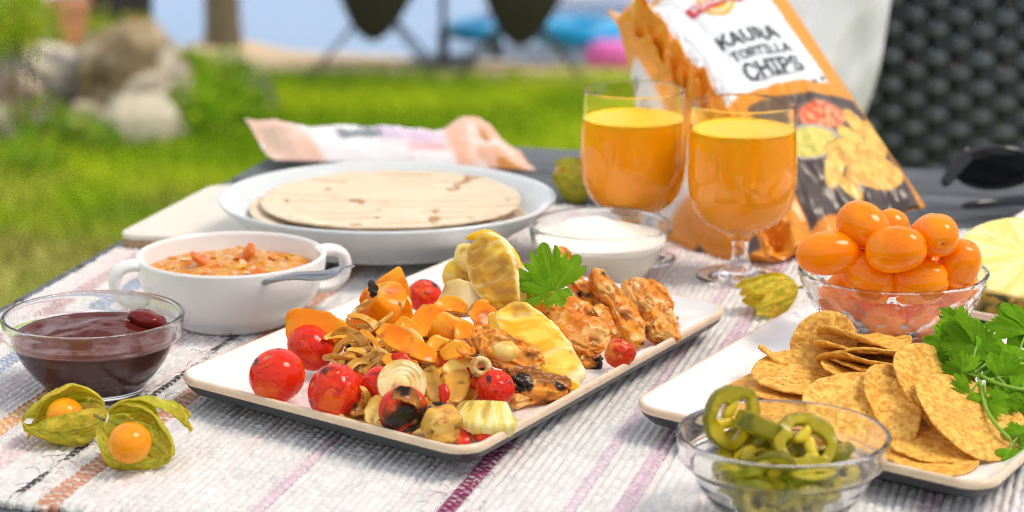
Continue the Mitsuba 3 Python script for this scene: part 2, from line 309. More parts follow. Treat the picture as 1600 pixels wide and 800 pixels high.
k = thing('flower', 'magenta flower beside the black planter', 'flower')
c = V(-1.0313,5.0263,-0.6000)
pt = [sweep([c, c + V(math.cos(a), -.4, math.sin(a)) * .022, c + V(math.cos(a), -.7, math.sin(a)) * .036], [.004, .012, .010], .0012, (0, -1, .3), k=10, n=8) for a in np.arange(7) * 2 * np.pi / 7]
for q in pt: part(k, 'petal', q, 'm_food', True, (0.42, 0.015, 0.10))
part(k, 'stem', tube([c, c + V(.004, .01, -.08), V(c[0], c[1], G)], .003, 6, 8), 'm_food', True, (0.1, 0.2, 0.03))

# tree trunk at the water's edge
k = thing('tree', 'thin bare tree trunk standing on the sandy shore', 'tree')
c = V(-0.8592,5.4855,-0.7350)
part(k, 'trunk', disp(sweep([c + V(0, 0, -.05), c + V(.002, 0, .05), c + V(-.004, 0, .4), c + V(.01, 0, 1.0), c + V(.03, .02, 2.2)], [.062, .033, .028, .027, .022], [.06, .032, .028, .027, .022], (0, -1, 0), k=60, n=24, e=2, cap=60), .004, 18), 'm_bark')
for i in range(7):
    a = 0.9 * i; b = c + V(.02, .01, 1.15 + .15 * i); d = V(math.cos(a), math.sin(a), .7) * .5
    part(k, 'limb', sweep([b, b + d * .5, b + d + V(0, 0, .1)], [.014, .010, .004], [.014, .010, .004], (0, -1, .2), k=12, n=8, e=2), 'm_bark')
r = np.random.default_rng(8); n = 2600
d = unit(r.normal(size=(n, 3))); p = c + V(.03, .02, 2.15) + d * (.75, .75, .6) * (r.random((n, 1)) ** .4) * (.5 + nz(d * 1.7, 1, 5)[:, None])
a = unit(r.normal(size=p.shape)); b = unit(np.cross(a, r.normal(size=p.shape))); s = .035 * r.uniform(.6, 1.3, (n, 1)); i = np.arange(n) * 4
part(k, 'crown', TM(np.stack([p, p + a * s + b * s * .4, p + a * s * 2, p + a * s - b * s * .4], 1).reshape(-1, 3), np.vstack([np.stack([i, i + 1, i + 2], 1), np.stack([i, i + 2, i + 3], 1)])), 'm_grass', False, np.repeat(np.array([[.06, .14, .02]]) * r.uniform(.6, 1.5, (n, 1)), 4, 0))

# butterfly chairs: a leather sling over a crossed wire frame
def butterfly(label, tip, foot, seed):
    k = thing('butterfly_chair', label, 'chair', None)
    x, y = tip[0], tip[1]
    nu, nv = 40, 30
    u, v = np.meshgrid(np.linspace(0, 1, nu), np.linspace(-1, 1, nv), indexing='ij')
    half = 0.012 + 0.27 * u ** 0.62
    X = x + .035 * u + half * v + .02 * (v < 0) * u; Z = tip[2] + 0.62 * u + .05 * v ** 2 * u; Y = y - .05 + .22 * u - .18 * (1 - v ** 2) * np.sin(u * 3.0) * .5
    f = grid_faces(nu, nv); front = np.stack([X, Y, Z], -1).reshape(-1, 3)
    back = front + V(0, .006, 0)
    part(k, 'sling', cat([TM(front, f), TM(back, f[:, ::-1])]), 'm_wet' if False else 'm_food', True, (0.028, 0.022, 0.018))
    for a, b in (((-.19, -.10), (.2, .25)), ((.19, -.10), (-.2, .25)), ((-.17, .22), (.2, .05)), ((.17, .22), (-.2, .05))):
        part(k, 'leg', tube([V(x + a[0], y + a[1], foot), V(x + (a[0] + b[0]) * .5, y + (a[1] + b[1]) * .5, tip[2] + .12), V(x + b[0], y + b[1], tip[2] + .55)], .0055, 7, 14), 'm_wire')
    for s in (-1, 1): part(k, 'foot_bar', tube([V(x - .19, y + (-.10 if s < 0 else .22), foot + .004), V(x, y + (-.10 if s < 0 else .22), foot + .003), V(x + .19, y + (-.10 if s < 0 else .22), foot + .004)], .005, 6, 8), 'm_wire')
butterfly('left one of the two dark butterfly chairs by the water', V(-0.3769,4.9038,-0.6200), G + .01, 1)
butterfly('right one of the two dark butterfly chairs, beside the grey jetty', V(0.0209,4.8783,-0.6300), G + .01, 2)

k = thing('parasol_stand', 'grey pole on a flat base between the two butterfly chairs', 'parasol stand')
c = V(-0.1943,5.1529,-0.7400)
part(k, 'base', at(lathe([(0, 0), (.09, 0), (.10, .008), (.095, .022), (.03, .03), (0, .03)], 40), c), 'm_under')
part(k, 'pole', at(lathe([(0, .02), (.016, .02), (.016, .11), (.010, .115), (.010, 1.9), (0, 1.9)], 24), c), 'm_under')
part(k, 'knob', blob(c + V(.022, 0, .09), (.010, .007, .007), sub=2), 'm_under')
k = thing('jetty', 'low dark grey jetty at the water behind the right butterfly chair', 'jetty')
for i in range(5): part(k, 'plank', at(rbox(.80, .055, .02, .003), V(.30, 5.62 + .06 * i, G + .035)), 'm_under', 20)
for x in (-.05, .30, .65): part(k, 'post', at(rbox(.04, .04, .22, .004), V(x, 5.66, G - .085)), 'm_under', 20)
def ringfloat(name, label, c, r, w, col, n=8):
    k = thing(name, label, 'swimming float')
    put(k, ring(c, r, w, w, np.eye(3), 0.02, 3, e=2), 'm_skin', True, col)
ringfloat('swim_ring', 'bright blue swimming ring lying on the jetty right of the right chair', V(0.1934,5.2741,-0.6600), .10, .035, (0.02, 0.36, 0.72))
ringfloat('swim_ring', 'blue swimming ring lying on the jetty left of the right chair', V(-0.1020,5.3222,-0.6600), .06, .028, (0.03, 0.30, 0.62))
k = thing('pool_float', 'pink inflatable pool float behind the chip bag', 'swimming float')
c = V(0.2858,5.1328,-0.7000)
put(k, blob(c, (.085, .07, .042), amp=.010, f=14, seed=4, e=2.4), 'm_skin', True, (0.78, 0.16, 0.50))
k = thing('air_mattress', 'white and pink inflatable on the water above the pink float', 'swimming float')
c = V(0.3098,6.6909,-0.8000)
for i in range(4): part(k, 'tube', sweep([c + V(-.16, .09 * i, .04), c + V(0, .09 * i, .045), c + V(.16, .09 * i, .04)], .045, .045, (0, 0, 1), k=20, n=14, e=2, cap=10), 'm_skin', True, [(0.82, 0.80, 0.84), (0.80, 0.78, 0.82), (0.80, 0.55, 0.62), (0.82, 0.80, 0.84)][i])

# ---- the table -------------------------------------------------------------------------------
def uv3(u, v, z): return RU * u + RV * v + V(0, 0, z)
Rt = np.stack([RV, RU, V(0, 0, 1)], 1)
tb = thing('garden_table', 'dark grey slatted wooden garden table under the rag rug', 'table')
for i in range(10):
    part(tb, 'slat', at(rbox(1.56, .0945, .022, .0025), uv3(-.576 + .0985 * (i + .5), .48, -.0175), Rt), 'm_table', 20)
for u in (-.50, .33):
    part(tb, 'apron', at(rbox(1.42, .025, .075, .003), uv3(u, .48, -.0665), Rt), 'm_table', 20)
for u in (-.50, .33):
    for v in (-.25, 1.2): part(tb, 'leg', at(rbox(.06, .06, .635, .004), uv3(u + (.05 if u < 0 else -.05), v + (.06 if v < 0 else -.06), -.4225), Rt), 'm_table', 20)

# rag rug: rows of packed yarn lumps; each coloured stripe a part
rug = thing('rag_rug', 'white handwoven rag rug with thin coloured stripes covering the table', 'rug')
PITCH, LUMP = 0.0047, 0.0056
V0, U0, U1 = -0.283, -0.551, 0.172
NR = int((0.47 - V0) / PITCH)
rw = np.random.default_rng(21)
rowend = rw.normal(0, 0.0022, NR + 2)
STR = [(-.262, -.250, (.55, .40, .42)), (-.236, -.222, (.30, .36, .48)), (-.212, -.196, (.66, .58, .60)), (-.181, -.168, (.66, .36, .16)), (-.158, -.140, (.66, .55, .57)),
       (-.1190, -.1143, (.035, .035, .045)), (-.1015, -.0900, (.52, .26, .17)), (.007, .0155, (.62, .50, .56)), (.098, .1075, (.22, .025, .10)), (.158, .166, (.62, .52, .58)), (.183, .193, (.60, .46, .54)),
       (.262, .270, (.62, .50, .56)), (.33, .342, (.55, .45, .5)), (.40, .41, (.3, .05, .15))]
def stripe_of(v):
    for i, (a, b, c) in enumerate(STR):
        if a <= v < b: return i
    return -1
def rug_h(u, v):
    row = np.floor((v - V0) / PITCH); fr = (v - V0) / PITCH - row
    q = row.astype(int)
    jit = meshkit.noise(np.stack([row * 7.7, row * 0, row * 0], -1) + .37, 1)
    lw = LUMP * (0.85 + 0.45 * meshkit.noise(np.stack([row * 3.3, row * 0 + 5, row * 0], -1) + .2, 2))
    uu = u + 0.0012 * (meshkit.noise(np.stack([u * 300, v * 300, v * 0], -1), 4) - .5)
    s = uu / lw + 0.5 * (q % 2) + jit
    cell = np.floor(s); fu = s - cell
    rr = meshkit.noise(np.stack([cell * 5.1 + .4, row * 9.3 + .3, row * 0], -1), 3)
    dome = np.sqrt(np.clip(1 - (2 * fr - 1) ** 2, 0, 1)) ** .8 * np.sqrt(np.clip(1 - (np.abs(2 * fu - 1)) ** 2.5, 0, 1)) ** .9
    h = dome * (0.0021 + 0.0015 * rr)
    fib = meshkit.fbm(np.stack([u * 350, v * 1500, v * 0], -1), 3, 6) - .5
    h = h + 0.0005 * fib + 0.0014 * (meshkit.fbm(np.stack([u * 18, v * 18, v * 0], -1), 2, 8) - .5)
    return h - 0.0032, fu, rr, row
edges = sorted({V0, V0 + NR * PITCH, *[a for s in STR for a in s[:2] if V0 < a < V0 + NR * PITCH]})
for a, b in zip(edges[:-1], edges[1:]):
    si = stripe_of((a + b) / 2)
    n = max(3, int((b - a) / 0.00112) + 1); m = int((U1 - U0) / 0.00135) if b < .36 else 300
    uu, vv = np.meshgrid(np.linspace(U0, U1, m), np.linspace(a, b, n), indexing='ij')
    h, fu, rr, row = rug_h(uu, vv)
    ri = np.clip(row.astype(int), 0, NR)
    near = np.exp(-(uu - U0) / .012)
    ue = uu + rowend[ri] * near - 0.003 * near * np.sqrt(np.clip(1 - (2 * ((vv - V0) / PITCH % 1) - 1) ** 2, 0, 1))
    h = h - 0.0026 * np.exp(-(uu - U0) / .0022)
    P3 = uv3(0, 0, 0) + ue[..., None] * RU + vv[..., None] * RV + h[..., None] * V(0, 0, 1)
    low = P3[:1] * [1, 1, 0] + [0, 0, -.0062] + RU * .001; lowb = P3[-1:] * [1, 1, 0] + [0, 0, -.0062]
    g = np.concatenate([low, P3, lowb], 0)
    base = np.array((.70, .69, .685) if si < 0 else STR[si][2])
    pts = np.stack([ue, vv, vv * 0], -1)
    tone = 0.90 + 0.2 * (rr - .5) + 0.14 * (meshkit.fbm(pts * 60, 3, 2) - .5)
    c = np.broadcast_to(base, P3.shape) * tone[..., None]
    if si < 0:
        blush = ss(.52, .72, meshkit.fbm(np.stack([uu * 9, vv * 90, vv * 0], -1), 3, 12)) * ss(.16, .05, np.abs(vv + .20) if b < -.11 else np.abs(vv + 9) )
        blush = np.maximum(blush, .6 * ss(.62, .8, meshkit.fbm(np.stack([uu * 5, vv * 140, vv * 0], -1), 2, 15)))
        c = c * (1 - blush[..., None] * .5) + np.array((.70, .56, .56)) * blush[..., None] * .5
    else:
        thread = ss(.30, .44, np.abs(fu - .5)) * (.85 if sum(STR[si][2]) < 1.4 else .5)
        if si == 5: thread = np.maximum(thread, ss(.50, .60, meshkit.fbm(np.stack([uu * 38, vv * 300, vv * 0], -1), 3, 25)) * .9)
        yarn = .75 + .5 * meshkit.fbm(np.stack([uu * 200, vv * 1200, vv * 0], -1), 3, 5)
        c = c * yarn[..., None] * (1 - thread[..., None]) + np.array((.74, .72, .70)) * thread[..., None]
    if si == 8:
        fade = ss(-.30, -.27, uu)[..., None]; c = c * (1 - fade) + np.array((.66, .56, .56)) * tone[..., None] * fade
    c = np.concatenate([c[:1], c, c[-1:]], 0)
    f = grid_faces(g.shape[0], n); mesh = TM(g.reshape(-1, 3), f)
    if mesh.face_normals[len(f) // 3][2] < 0: mesh = TM(mesh.vertices, f[:, ::-1])
    kk = part(rug, 'stripe' if si >= 0 else 'weave', mesh, 'm_cloth', True, c.reshape(-1, 3))
    if si >= 0 and b < .25 and a > -.19:
        tag(kk, {3: 'burnt orange stripe', 4: 'pale mauve stripe', 5: 'thin black yarn stripe', 6: 'tan brown stripe', 7: 'pale pink stripe at the left', 8: 'dark purple stripe', 9: 'pale lilac stripe', 10: 'pale pink stripe at the right'}.get(si))
def fibres(n, cfun, col, seed, length, r0=0.00010):
    r = np.random.default_rng(seed); out = []
    for i in range(n):
        u, v = cfun(r); L = length * r.uniform(.4, 1.3); a = r.uniform(0, 6.28); p = uv3(u, v, .0002)
        d = V(math.cos(a), math.sin(a), 0); s = V(-d[1], d[0], 0) * r.normal() * .5
        pts = [p, p + d * L * .33 + s * L * .3 + V(0, 0, .0010 * r.random() + .0006), p + d * L * .66 + s * L * .2 + V(0, 0, .0018 * r.random() + .0005), p + d * L + V(0, 0, .0004)]
        out.append(sweep(pts, r0, r0, (0, 0, 1), k=9, n=4, e=2, cap=30))
    return cat(out), col
def rnd_all(r): return r.uniform(-.552, .1), r.uniform(-.27, .30)
m, c = fibres(900, rnd_all, (.80, .79, .77), 3, .011)
kk = part(rug, 'fuzz', m, 'm_cloth', True, c); tag(kk, kind='stuff')
m, c = fibres(70, lambda r: (r.uniform(-.553, -.18), -.116 + r.normal() * .0035), (.03, .03, .035), 4, .011, .00014)
kk = part(rug, 'black_thread', m, 'm_cloth', True, c); tag(kk, 'loose black threads along the black stripe', kind='stuff')
m, c = fibres(90, lambda r: (r.uniform(-.55, -.38), .1025 + r.normal() * .006), (.25, .03, .11), 6, .009, .00014)
kk = part(rug, 'purple_thread', m, 'm_cloth', True, c); tag(kk, 'loose threads along the purple stripe', kind='stuff')
m, c = fibres(120, lambda r: (r.uniform(-.55, -.2), -.096 + r.normal() * .007), (.55, .30, .20), 7, .009, .00014)
kk = part(rug, 'tan_thread', m, 'm_cloth', True, c); tag(kk, 'loose threads along the tan stripe', kind='stuff')

# ---- crockery and glass ----------------------------------------------------------------------
def rrect(hx, hy, r, n=14):
    a = np.linspace(0, np.pi / 2, n); out = []
    for sx, sy, a0 in ((1, 1, 0), (-1, 1, np.pi / 2), (-1, -1, np.pi), (1, -1, 1.5 * np.pi)):
        out.append(np.stack([sx * (hx - r) + r * np.cos(a + a0), sy * (hy - r) + r * np.sin(a + a0)], 1))
        out.append(None)
    pts = []
    for i in range(4):
        arc, nx = out[2 * i], out[(2 * i + 2) % 8]
        pts.append(arc); pts.append(np.linspace(arc[-1], nx[0], 12)[1:-1])
    return np.vstack(pts)
def loft(sections, hx, hy, r):
    rows = [np.c_[rrect(hx - i, hy - i, max(r - i * .6, .004)), np.full(4 * 14 + 40, z)] for i, z in sections]
    v = np.vstack(rows); n = len(rows[0])
    return TM(v, grid_faces(len(rows), n, True))
def plate(label, c):
    k = thing('serving_plate', label, 'plate', None)
    ex, ey = V(.0856, -.0682, 0), V(.0802, .1421, 0); hx, hy, r = np.linalg.norm(ex), np.linalg.norm(ey), .0185
    M = np.stack([ex / hx, ey / hy, V(0, 0, 1)], 1)
    top = [(.0026, .0194), (.0042, .0182), (.007, .0162), (.011, .0138), (.017, .0124), (.026, .0119), (.045, .0117), (.07, .0117), (.1080, .0117)]
    rim = [(.0007, .0150), (.0000, .0168), (.0003, .0185), (.0011, .0194), (.0019, .0196), (.0026, .0194)]
    und = [(.1080, .0035), (.040, .0035), (.031, .0030), (.029, .0006), (.025, .0006), (.021, .0038), (.012, .0060), (.0060, .0086), (.0024, .0120), (.0007, .0150)]
    for nm, sec, mat in (('glaze', top, 'm_white'), ('rim', rim, 'm_tan'), ('underside', und, 'm_under')):
        t = at(loft(sec, hx, hy, r), c, M)
        if (normals(t)[-1][2] < 0) == (nm == 'glaze') and nm != 'rim': t = TM(t.vertices, t.faces[:, ::-1])
        kk = part(k, nm, t, mat, True)
        tag(kk, {'glaze': 'white glazed top', 'rim': 'tan unglazed rim', 'underside': 'matt black underside'}[nm])
    return k
plate('white plate with tan rim holding the grilled chicken and vegetables', V(-.0275, -.2795, 0.0004))
plate('white plate with tan rim holding the tortilla chips and coriander', V(.2284, -.3334, 0.0004))
plate('white plate with tan rim under the pineapple at the right edge', V(.4030, -.108, 0.0004))

LYS = [(27, 0), (28.2, .6), (28.6, 3), (31, 6.5), (36, 12), (41, 19), (44.6, 26), (46.2, 30.2), (47.2, 31.4), (49.6, 32.2), (50.6, 33.4), (51.2, 36), (52.2, 43), (52.5, 45), (52.0, 46.2), (51.2, 46.6),
       (50.2, 46.2), (49.6, 45), (48.4, 37), (47.6, 33.4), (45.4, 31.2), (43.9, 29.6), (42.0, 25), (38.2, 18.6), (33, 12.4), (27, 8), (20, 5.6), (10, 5), (0, 5)]
LYS_IN = [(0, 5), (10, 5), (20, 5.6), (27, 8), (33, 12.4), (38.2, 18.6), (42.0, 25), (43.9, 29.6), (45.4, 31.2), (47.6, 33.4), (48.4, 37)]
def lys(label, c, s=1.0):
    k = thing('glass_bowl', label, 'glass bowl')
    p = np.array([(0, 0), (22, 0), (23, 1.2), (25.5, 1.2), (26.2, 0)] + LYS, float) * s * .001
    q = [tuple(p[0])]
    for a, b in zip(p[:-1], p[1:]):
        n = 3 if np.linalg.norm(b - a) > .003 else 1
        for i in range(1, n + 1): q.append(tuple(a + (b - a) * i / n))
    put(k, at(lathe(q, 128), c), 'm_glass', 35)
    return k
def fill(profile_in, z, s, top=None, n=96, over=.0002, rings=26, soft=False):
    """what a bowl holds up to the height z, slightly sunk into its wall; top(x, y, radius) adds relief"""
    p = smoothl(np.array(profile_in, float) * .001 * s, 200) if soft else np.array(profile_in, float) * .001 * s
    zs = p[0, 1] + (z - p[0, 1]) * np.linspace(0, 1, 70) ** 1.6; r = np.interp(zs, p[:, 1] + np.arange(len(p)) * 1e-9, p[:, 0]) + over
    zs = zs - over; R0 = r[-1]
    rows = [(0.0, zs[0])] + list(zip(r, zs)); a = np.arange(n) * 2 * np.pi / n
    side = np.array([[(rr * math.cos(t), rr * math.sin(t), zz) for t in a] for rr, zz in rows])
    rad = np.linspace(1, 0, rings)[1:]
    x, y = rad[:, None] * R0 * np.cos(a), rad[:, None] * R0 * np.sin(a)
    zt = np.full_like(x, zs[-1])
    if top is not None: zt = zt + top(x, y, np.repeat(rad[:, None], n, 1))
    v = np.concatenate([side, np.stack([x, y, zt], -1)], 0)
    m = TM(v.reshape(-1, 3), grid_faces(len(v), n, True)); m.merge_vertices(); m.update_faces(m.nondegenerate_faces()); m.fix_normals()
    return TM(m.vertices, m.faces)

# dark sauce in its bowl
cb = V(-0.2415,-0.3215,0.0003)
lys('glass bowl of dark barbecue sauce at the left, behind the two physalis fruits', cb)
def sauce_top(x, y, r):
    p = np.stack([x, y, x * 0], -1)
    return (.0080 * np.exp(-((x - .002) ** 2 + (y - .004) ** 2) / .0005) + .0055 * (meshkit.fbm(p * 70, 3, 3) - .45)) * ss(1, .75, r) + .0022 * ss(.8, 1, r)
k = thing('sauce', 'dark brown red barbecue sauce filling the left glass bowl', 'sauce')
part(k, 'body', at(fill(LYS_IN, .0330, 1, sauce_top), cb), 'm_wet', True, (0.085, 0.012, 0.0080))
kk = part(k, 'drip', blob(cb + V(.028, .016, .0385), (.0115, .008, .0050), rot([0, 1, 0], 14), .0014, 120, 3, e=2.2), 'm_skin', True, (0.13, 0.008, 0.008)); tag(kk, 'shiny dark red lump')

# white soup cup, salsa, spoon
cc = V(-0.1789,-0.1696,0.0003)
k = thing('soup_cup', 'white two handled soup cup of red salsa behind the dark sauce', 'cup')
CUP = [(0, 2.2), (31, 2.2), (33, 0), (35.5, 0), (37, 2.5), (38.5, 5.5), (45, 9.5), (52, 16), (57, 24.5), (59.4, 33), (60.2, 40), (60.4, 43.2), (59.6, 44.4), (58.2, 44.4), (57.2, 43), (56.6, 39), (55, 31), (51.5, 22), (46, 14.6), (38, 9), (26, 6.6), (12, 6), (0, 6)]
part(k, 'bowl', at(lathe(smoothl(np.array(CUP, float) * .001, 110), 128), cc), 'm_white', True)
hd = unit(V(-0.1060,-0.1529,0.0350) - V(-0.2418,-0.2001,0.0350)) * [1, 1, 0]
for s in (-1, 1):
    o = cc + hd * s * .0585; e = hd * s; z = V(0, 0, 1)
    pth = [o + z * .0395 - e * .003, o + e * .007 + z * .0412, o + e * .0145 + z * .0375, o + e * .0165 + z * .029, o + e * .012 + z * .0205, o + e * .002 + z * .0170, o - e * .006 + z * .0185]
    part(k, 'handle', sweep(pth, [.0075, .0066, .006, .0056, .006, .007, .0075], .0038, [list(z), list(e), list(e), list(-z)], k=60, n=20, e=2.2, cap=60), 'm_white')
CIN = [(0, 6), (12, 6), (26, 6.6), (38, 9), (46, 14.6), (51.5, 22), (55, 31), (56.6, 39)]
k = thing('salsa', 'chunky orange red salsa in the white soup cup', 'salsa')
def salsa_top(x, y, r):
    p = np.stack([x, y, x * 0], -1)
    return (.0065 * (meshkit.fbm(p * 110, 3, 5) - .35) + .003 * np.exp(-((x - .003) ** 2 + (y - .012) ** 2) / .0006)) * ss(1, .9, r)
m = at(fill(CIN, .0330, 1, salsa_top, 180, rings=60, soft=True), cc)
part(k, 'sauce', m, 'm_wet', True, layer(np.array(m.vertices), (0.56, 0.225, 0.016), ((0.56, 0.13, 0.010), 120, .50, .66, 2), ((0.62, 0.34, 0.08), 190, .52, .68, 3), ((.60, .40, .26), 300, .60, .72, 9)))
r = np.random.default_rng(4)
for i in range(46):
    a, q = r.uniform(0, 6.28), .050 * math.sqrt(r.random()); x, y = q * math.cos(a), q * math.sin(a)
    big = i < 3
    s = r.uniform(.005, .0085) if big else r.uniform(.0014, .0030)
    if i == 0: x, y, s = .006, .020, .0095
    if i == 1: x, y, s = -.020, .004, .0085
    if i == 2: x, y, s = .018, -.020, .0075
    z = .033 + float(salsa_top(np.array([x]), np.array([y]), np.array([q / .056]))[0]) + s * .15
    col = [(.62, .15, .012), (.66, .22, .014), (.68, .38, .05), (.74, .56, .34)][0 if big else r.integers(0, 4)]
    part(k, 'chunk', blob(cc + V(x, y, z), (s, s * .8, s * .26), rot(unit(r.normal(size=3) * [.3, .3, 1]), r.uniform(0, 70)), s * .30, 160, i, 3, e=3.4), 'm_wet', True, col)
k = thing('spoon', 'steel spoon resting on the edge of the soup cup of salsa', 'spoon')
sp = [V(-0.1564,-0.2172,0.0370), V(-0.1442,-0.2311,0.0435), V(-0.1283,-0.2425,0.0485), V(-0.1143,-0.2468,0.0500), V(-0.1052,-0.2491,0.0530), V(-0.0975,-0.2597,0.0585)]
part(k, 'handle', sweep(sp, [.0030, .0030, .0042, .0056, .0064, .0052], [.0022, .0018, .0016, .0015, .0014, .0012], (0, -.25, .97), k=60, n=16, e=2.3), 'm_steel')
part(k, 'bowl', blob(V(-0.1652,-0.2092,0.0345), (.020, .0125, .0035), rot([0, 0, 1], 5), sub=3), 'm_steel')

# dish of tortillas on a cream board
k = thing('board', 'cream painted serving board with a brown edge under the tortilla dish', 'board')
def poly_plate(pts, z0, z1, b, r):
    from shapely.geometry import Polygon
    pg = Polygon(pts).buffer(-r).buffer(r, 10)
    rows = []
    for ins, z in ((b, z0), (0, z0 + b), (0, z1 - b), (b, z1)):
        q = pg.buffer(-ins) if ins else pg; L = q.exterior.length
        rows.append(np.array([[*q.exterior.interpolate(t * L).coords[0], z] for t in np.linspace(0, 1, 120, endpoint=False)]))
    c0, c1 = rows[0].mean(0, keepdims=True), rows[-1].mean(0, keepdims=True)
    v = np.concatenate([np.repeat(c0, 120, 0)] + rows + [np.repeat(c1, 120, 0)]); m = TM(v, grid_faces(6, 120, True)); m.merge_vertices(); m.update_faces(m.nondegenerate_faces()); m.fix_normals()
    return TM(m.vertices, m.faces)
bp = [V(-0.2850,0.0252,0.0060)[:2], V(-0.2359,0.1904,0.0060)[:2], V(-0.1199,0.1812,0.0060)[:2], V(-0.0722,-0.0091,0.0060)[:2]]
part(k, 'top', poly_plate(bp, .0062, .0105, .0012, .012), 'm_dry', 30, None) if False else part(k, 'top', poly_plate(bp, .0052, .0100, .0010, .012), 'm_food', True, (0.66, 0.62, 0.54))
part(k, 'edge', poly_plate(bp, .0004, .0050, .0006, .0125), 'm_dry', True, (0.36, 0.24, 0.14))
cd = V(-0.0889,0.0118,0.0102)
k = thing('dish', 'round pale blue grey glazed dish holding the stack of tortillas', 'dish')
DS = [(0, 1), (74, 1), (76, 0), (80, 0), (82, 2.5), (92, 9), (103, 15), (111, 21), (115.5, 25.5), (117, 27.5), (116.8, 28.8), (115, 29), (112.5, 27.6), (107, 23), (98, 16.2), (88, 10), (78, 6.4), (60, 5.4), (30, 5), (0, 5)]
wob = lambda p, a, r: r * (1 + .022 * np.cos(2 * a + .4) + .010 * np.cos(3 * a + 1.0))
part(k, 'bowl', at(lathe(smoothl(np.array(DS, float) * [.001, .00110], 100), 160, wob), cd), 'm_dish', True)
def disc(r, th, wavy, seed, rings=24, n=110, edge=.012, bend=None):
    a = np.arange(n) * 2 * np.pi / n
    q = np.stack([np.cos(a), np.sin(a), a * 0], 1)
    out = r * (1 + edge * (nz(q, 2.2, seed) - .5) * 2 + edge * .5 * (nz(q, 7, seed + 1) - .5) * 2)
    prof = [(0, 1)] + [(x, 1) for x in np.linspace(0, .965, rings)[1:]] + [(.985, .8), (1, .25), (1, -.25), (.985, -.8)] + [(x, -1) for x in np.linspace(.965, 0, rings)[:-1]] + [(0, -1)]
    rows = []
    for x, s in prof:
        xy = np.stack([x * out * np.cos(a), x * out * np.sin(a)], 1)
        z = ((nz(np.c_[xy / r, a * 0], 1.6, seed + 2) - .5) * 2 + .30 * (nz(np.c_[xy / r, a * 0], 6.5, seed + 6) - .5) * 2) * wavy + (bend(xy[:, 0] / r, xy[:, 1] / r) * r if bend else 0)
        rows.append(np.c_[xy, z + s * th / 2])
    m = TM(np.vstack(rows), grid_faces(len(rows), n, True)); m.merge_vertices(digits_vertex=7); m.update_faces(m.nondegenerate_faces()); m.fix_normals()
    return TM(m.vertices, m.faces)
for i, (dx, dy, l) in enumerate([(.004, -.004, 'bottom tortilla of the stack in the dish, peeking out below'), (-.004, .002, 'middle tortilla of the stack in the dish'), (.003, .004, 'top tortilla of the stack with faint grill lines and a few brown spots')]):
    k = thing('tortilla', l, 'tortilla')
    put(k, at(disc(.0945 - .001 * i, .0026, .0020, 30 + i, 30, 140, .012, lambda x, y: .10 * np.clip(x * x + y * y - .62, 0, 1) * (0.6 + .6 * y * y)), cd + V(dx, dy, 0.0150 + .0046 * i)), 'm_tortilla', True)

# cream bowl
cw = V(0.0597,-0.0812,0.0003)
lys('glass bowl of white sour cream beside the juice glasses', cw, .925)
def cream_top(x, y, r):
    a = np.arctan2(y, x); sw = np.sin(a * 1.0 + r * 9)
    return (.0040 * sw * r * (1 - r * .6) + .013 * np.exp(-((x + .006) ** 2 + (y - .004) ** 2) / .0005) + .0016 * (meshkit.fbm(np.stack([x, y, x * 0], -1) * 90, 3, 2) - .5)) * ss(1, .85, r)
k = thing('sour_cream', 'swirled white sour cream filling the glass bowl', 'cream')
put(k, at(fill(LYS_IN, .0338, .925, cream_top, 120, rings=50), cw), 'm_food', True, (0.86, 0.83, 0.74))

# juice glasses
GO = [(0, 1.0), (24, .6), (29, 0), (30.5, .7), (30.6, 1.6), (29, 2.3), (20, 3.6), (11, 6), (7, 10), (5.6, 15), (5.4, 21), (6.6, 26), (10, 30.2), (18, 34.6), (27, 41), (33, 50), (36, 60), (37, 72), (36.6, 88), (35.8, 104), (35.2, 118), (35.0, 120.8), (34.6, 121.3), (34.2, 120.8),
      (34.3, 118), (34.8, 104), (35.4, 88), (35.6, 72), (34.4, 60.5), (31.4, 51.3), (25.6, 42.8), (17, 37), (9, 34.2), (0, 33.6)]
GI = [(0, 33.6), (9, 34.2), (17, 37), (25.6, 42.8), (31.4, 51.3), (34.4, 60.5), (35.6, 72), (35.4, 88), (34.8, 104)]
for c, l, l2, zt in ((V(0.0849,-0.0086,0.0003), 'stemmed glass of orange juice at the left, behind the sour cream bowl', 'orange juice in the left stemmed glass', .1010), (V(0.1560,-0.0606,0.0003), 'stemmed glass of orange juice at the right, in front of the chip bag', 'orange juice in the right stemmed glass', .1035)):
    k = thing('juice_glass', l, 'glass')
    put(k, at(lathe(smoothl(np.array(GO, float) * .001, 170), 112), c), 'm_glass', True)
    k = thing('orange_juice', l2, 'juice')
    put(k, at(fill(GI, zt, 1, lambda x, y, r: .0012 * ss(.9, 1, r), 112, .0003, 26, True), c), 'm_juice', True)
bs('m_juice', pr(proc(lambda p, n, uv: mix((1.0, 0.45, 0.0005), (1.0, 0.52, 0.001), fbm(p.x * 45, p.y * 45, p.z * 45))), 0.3, 0.15))

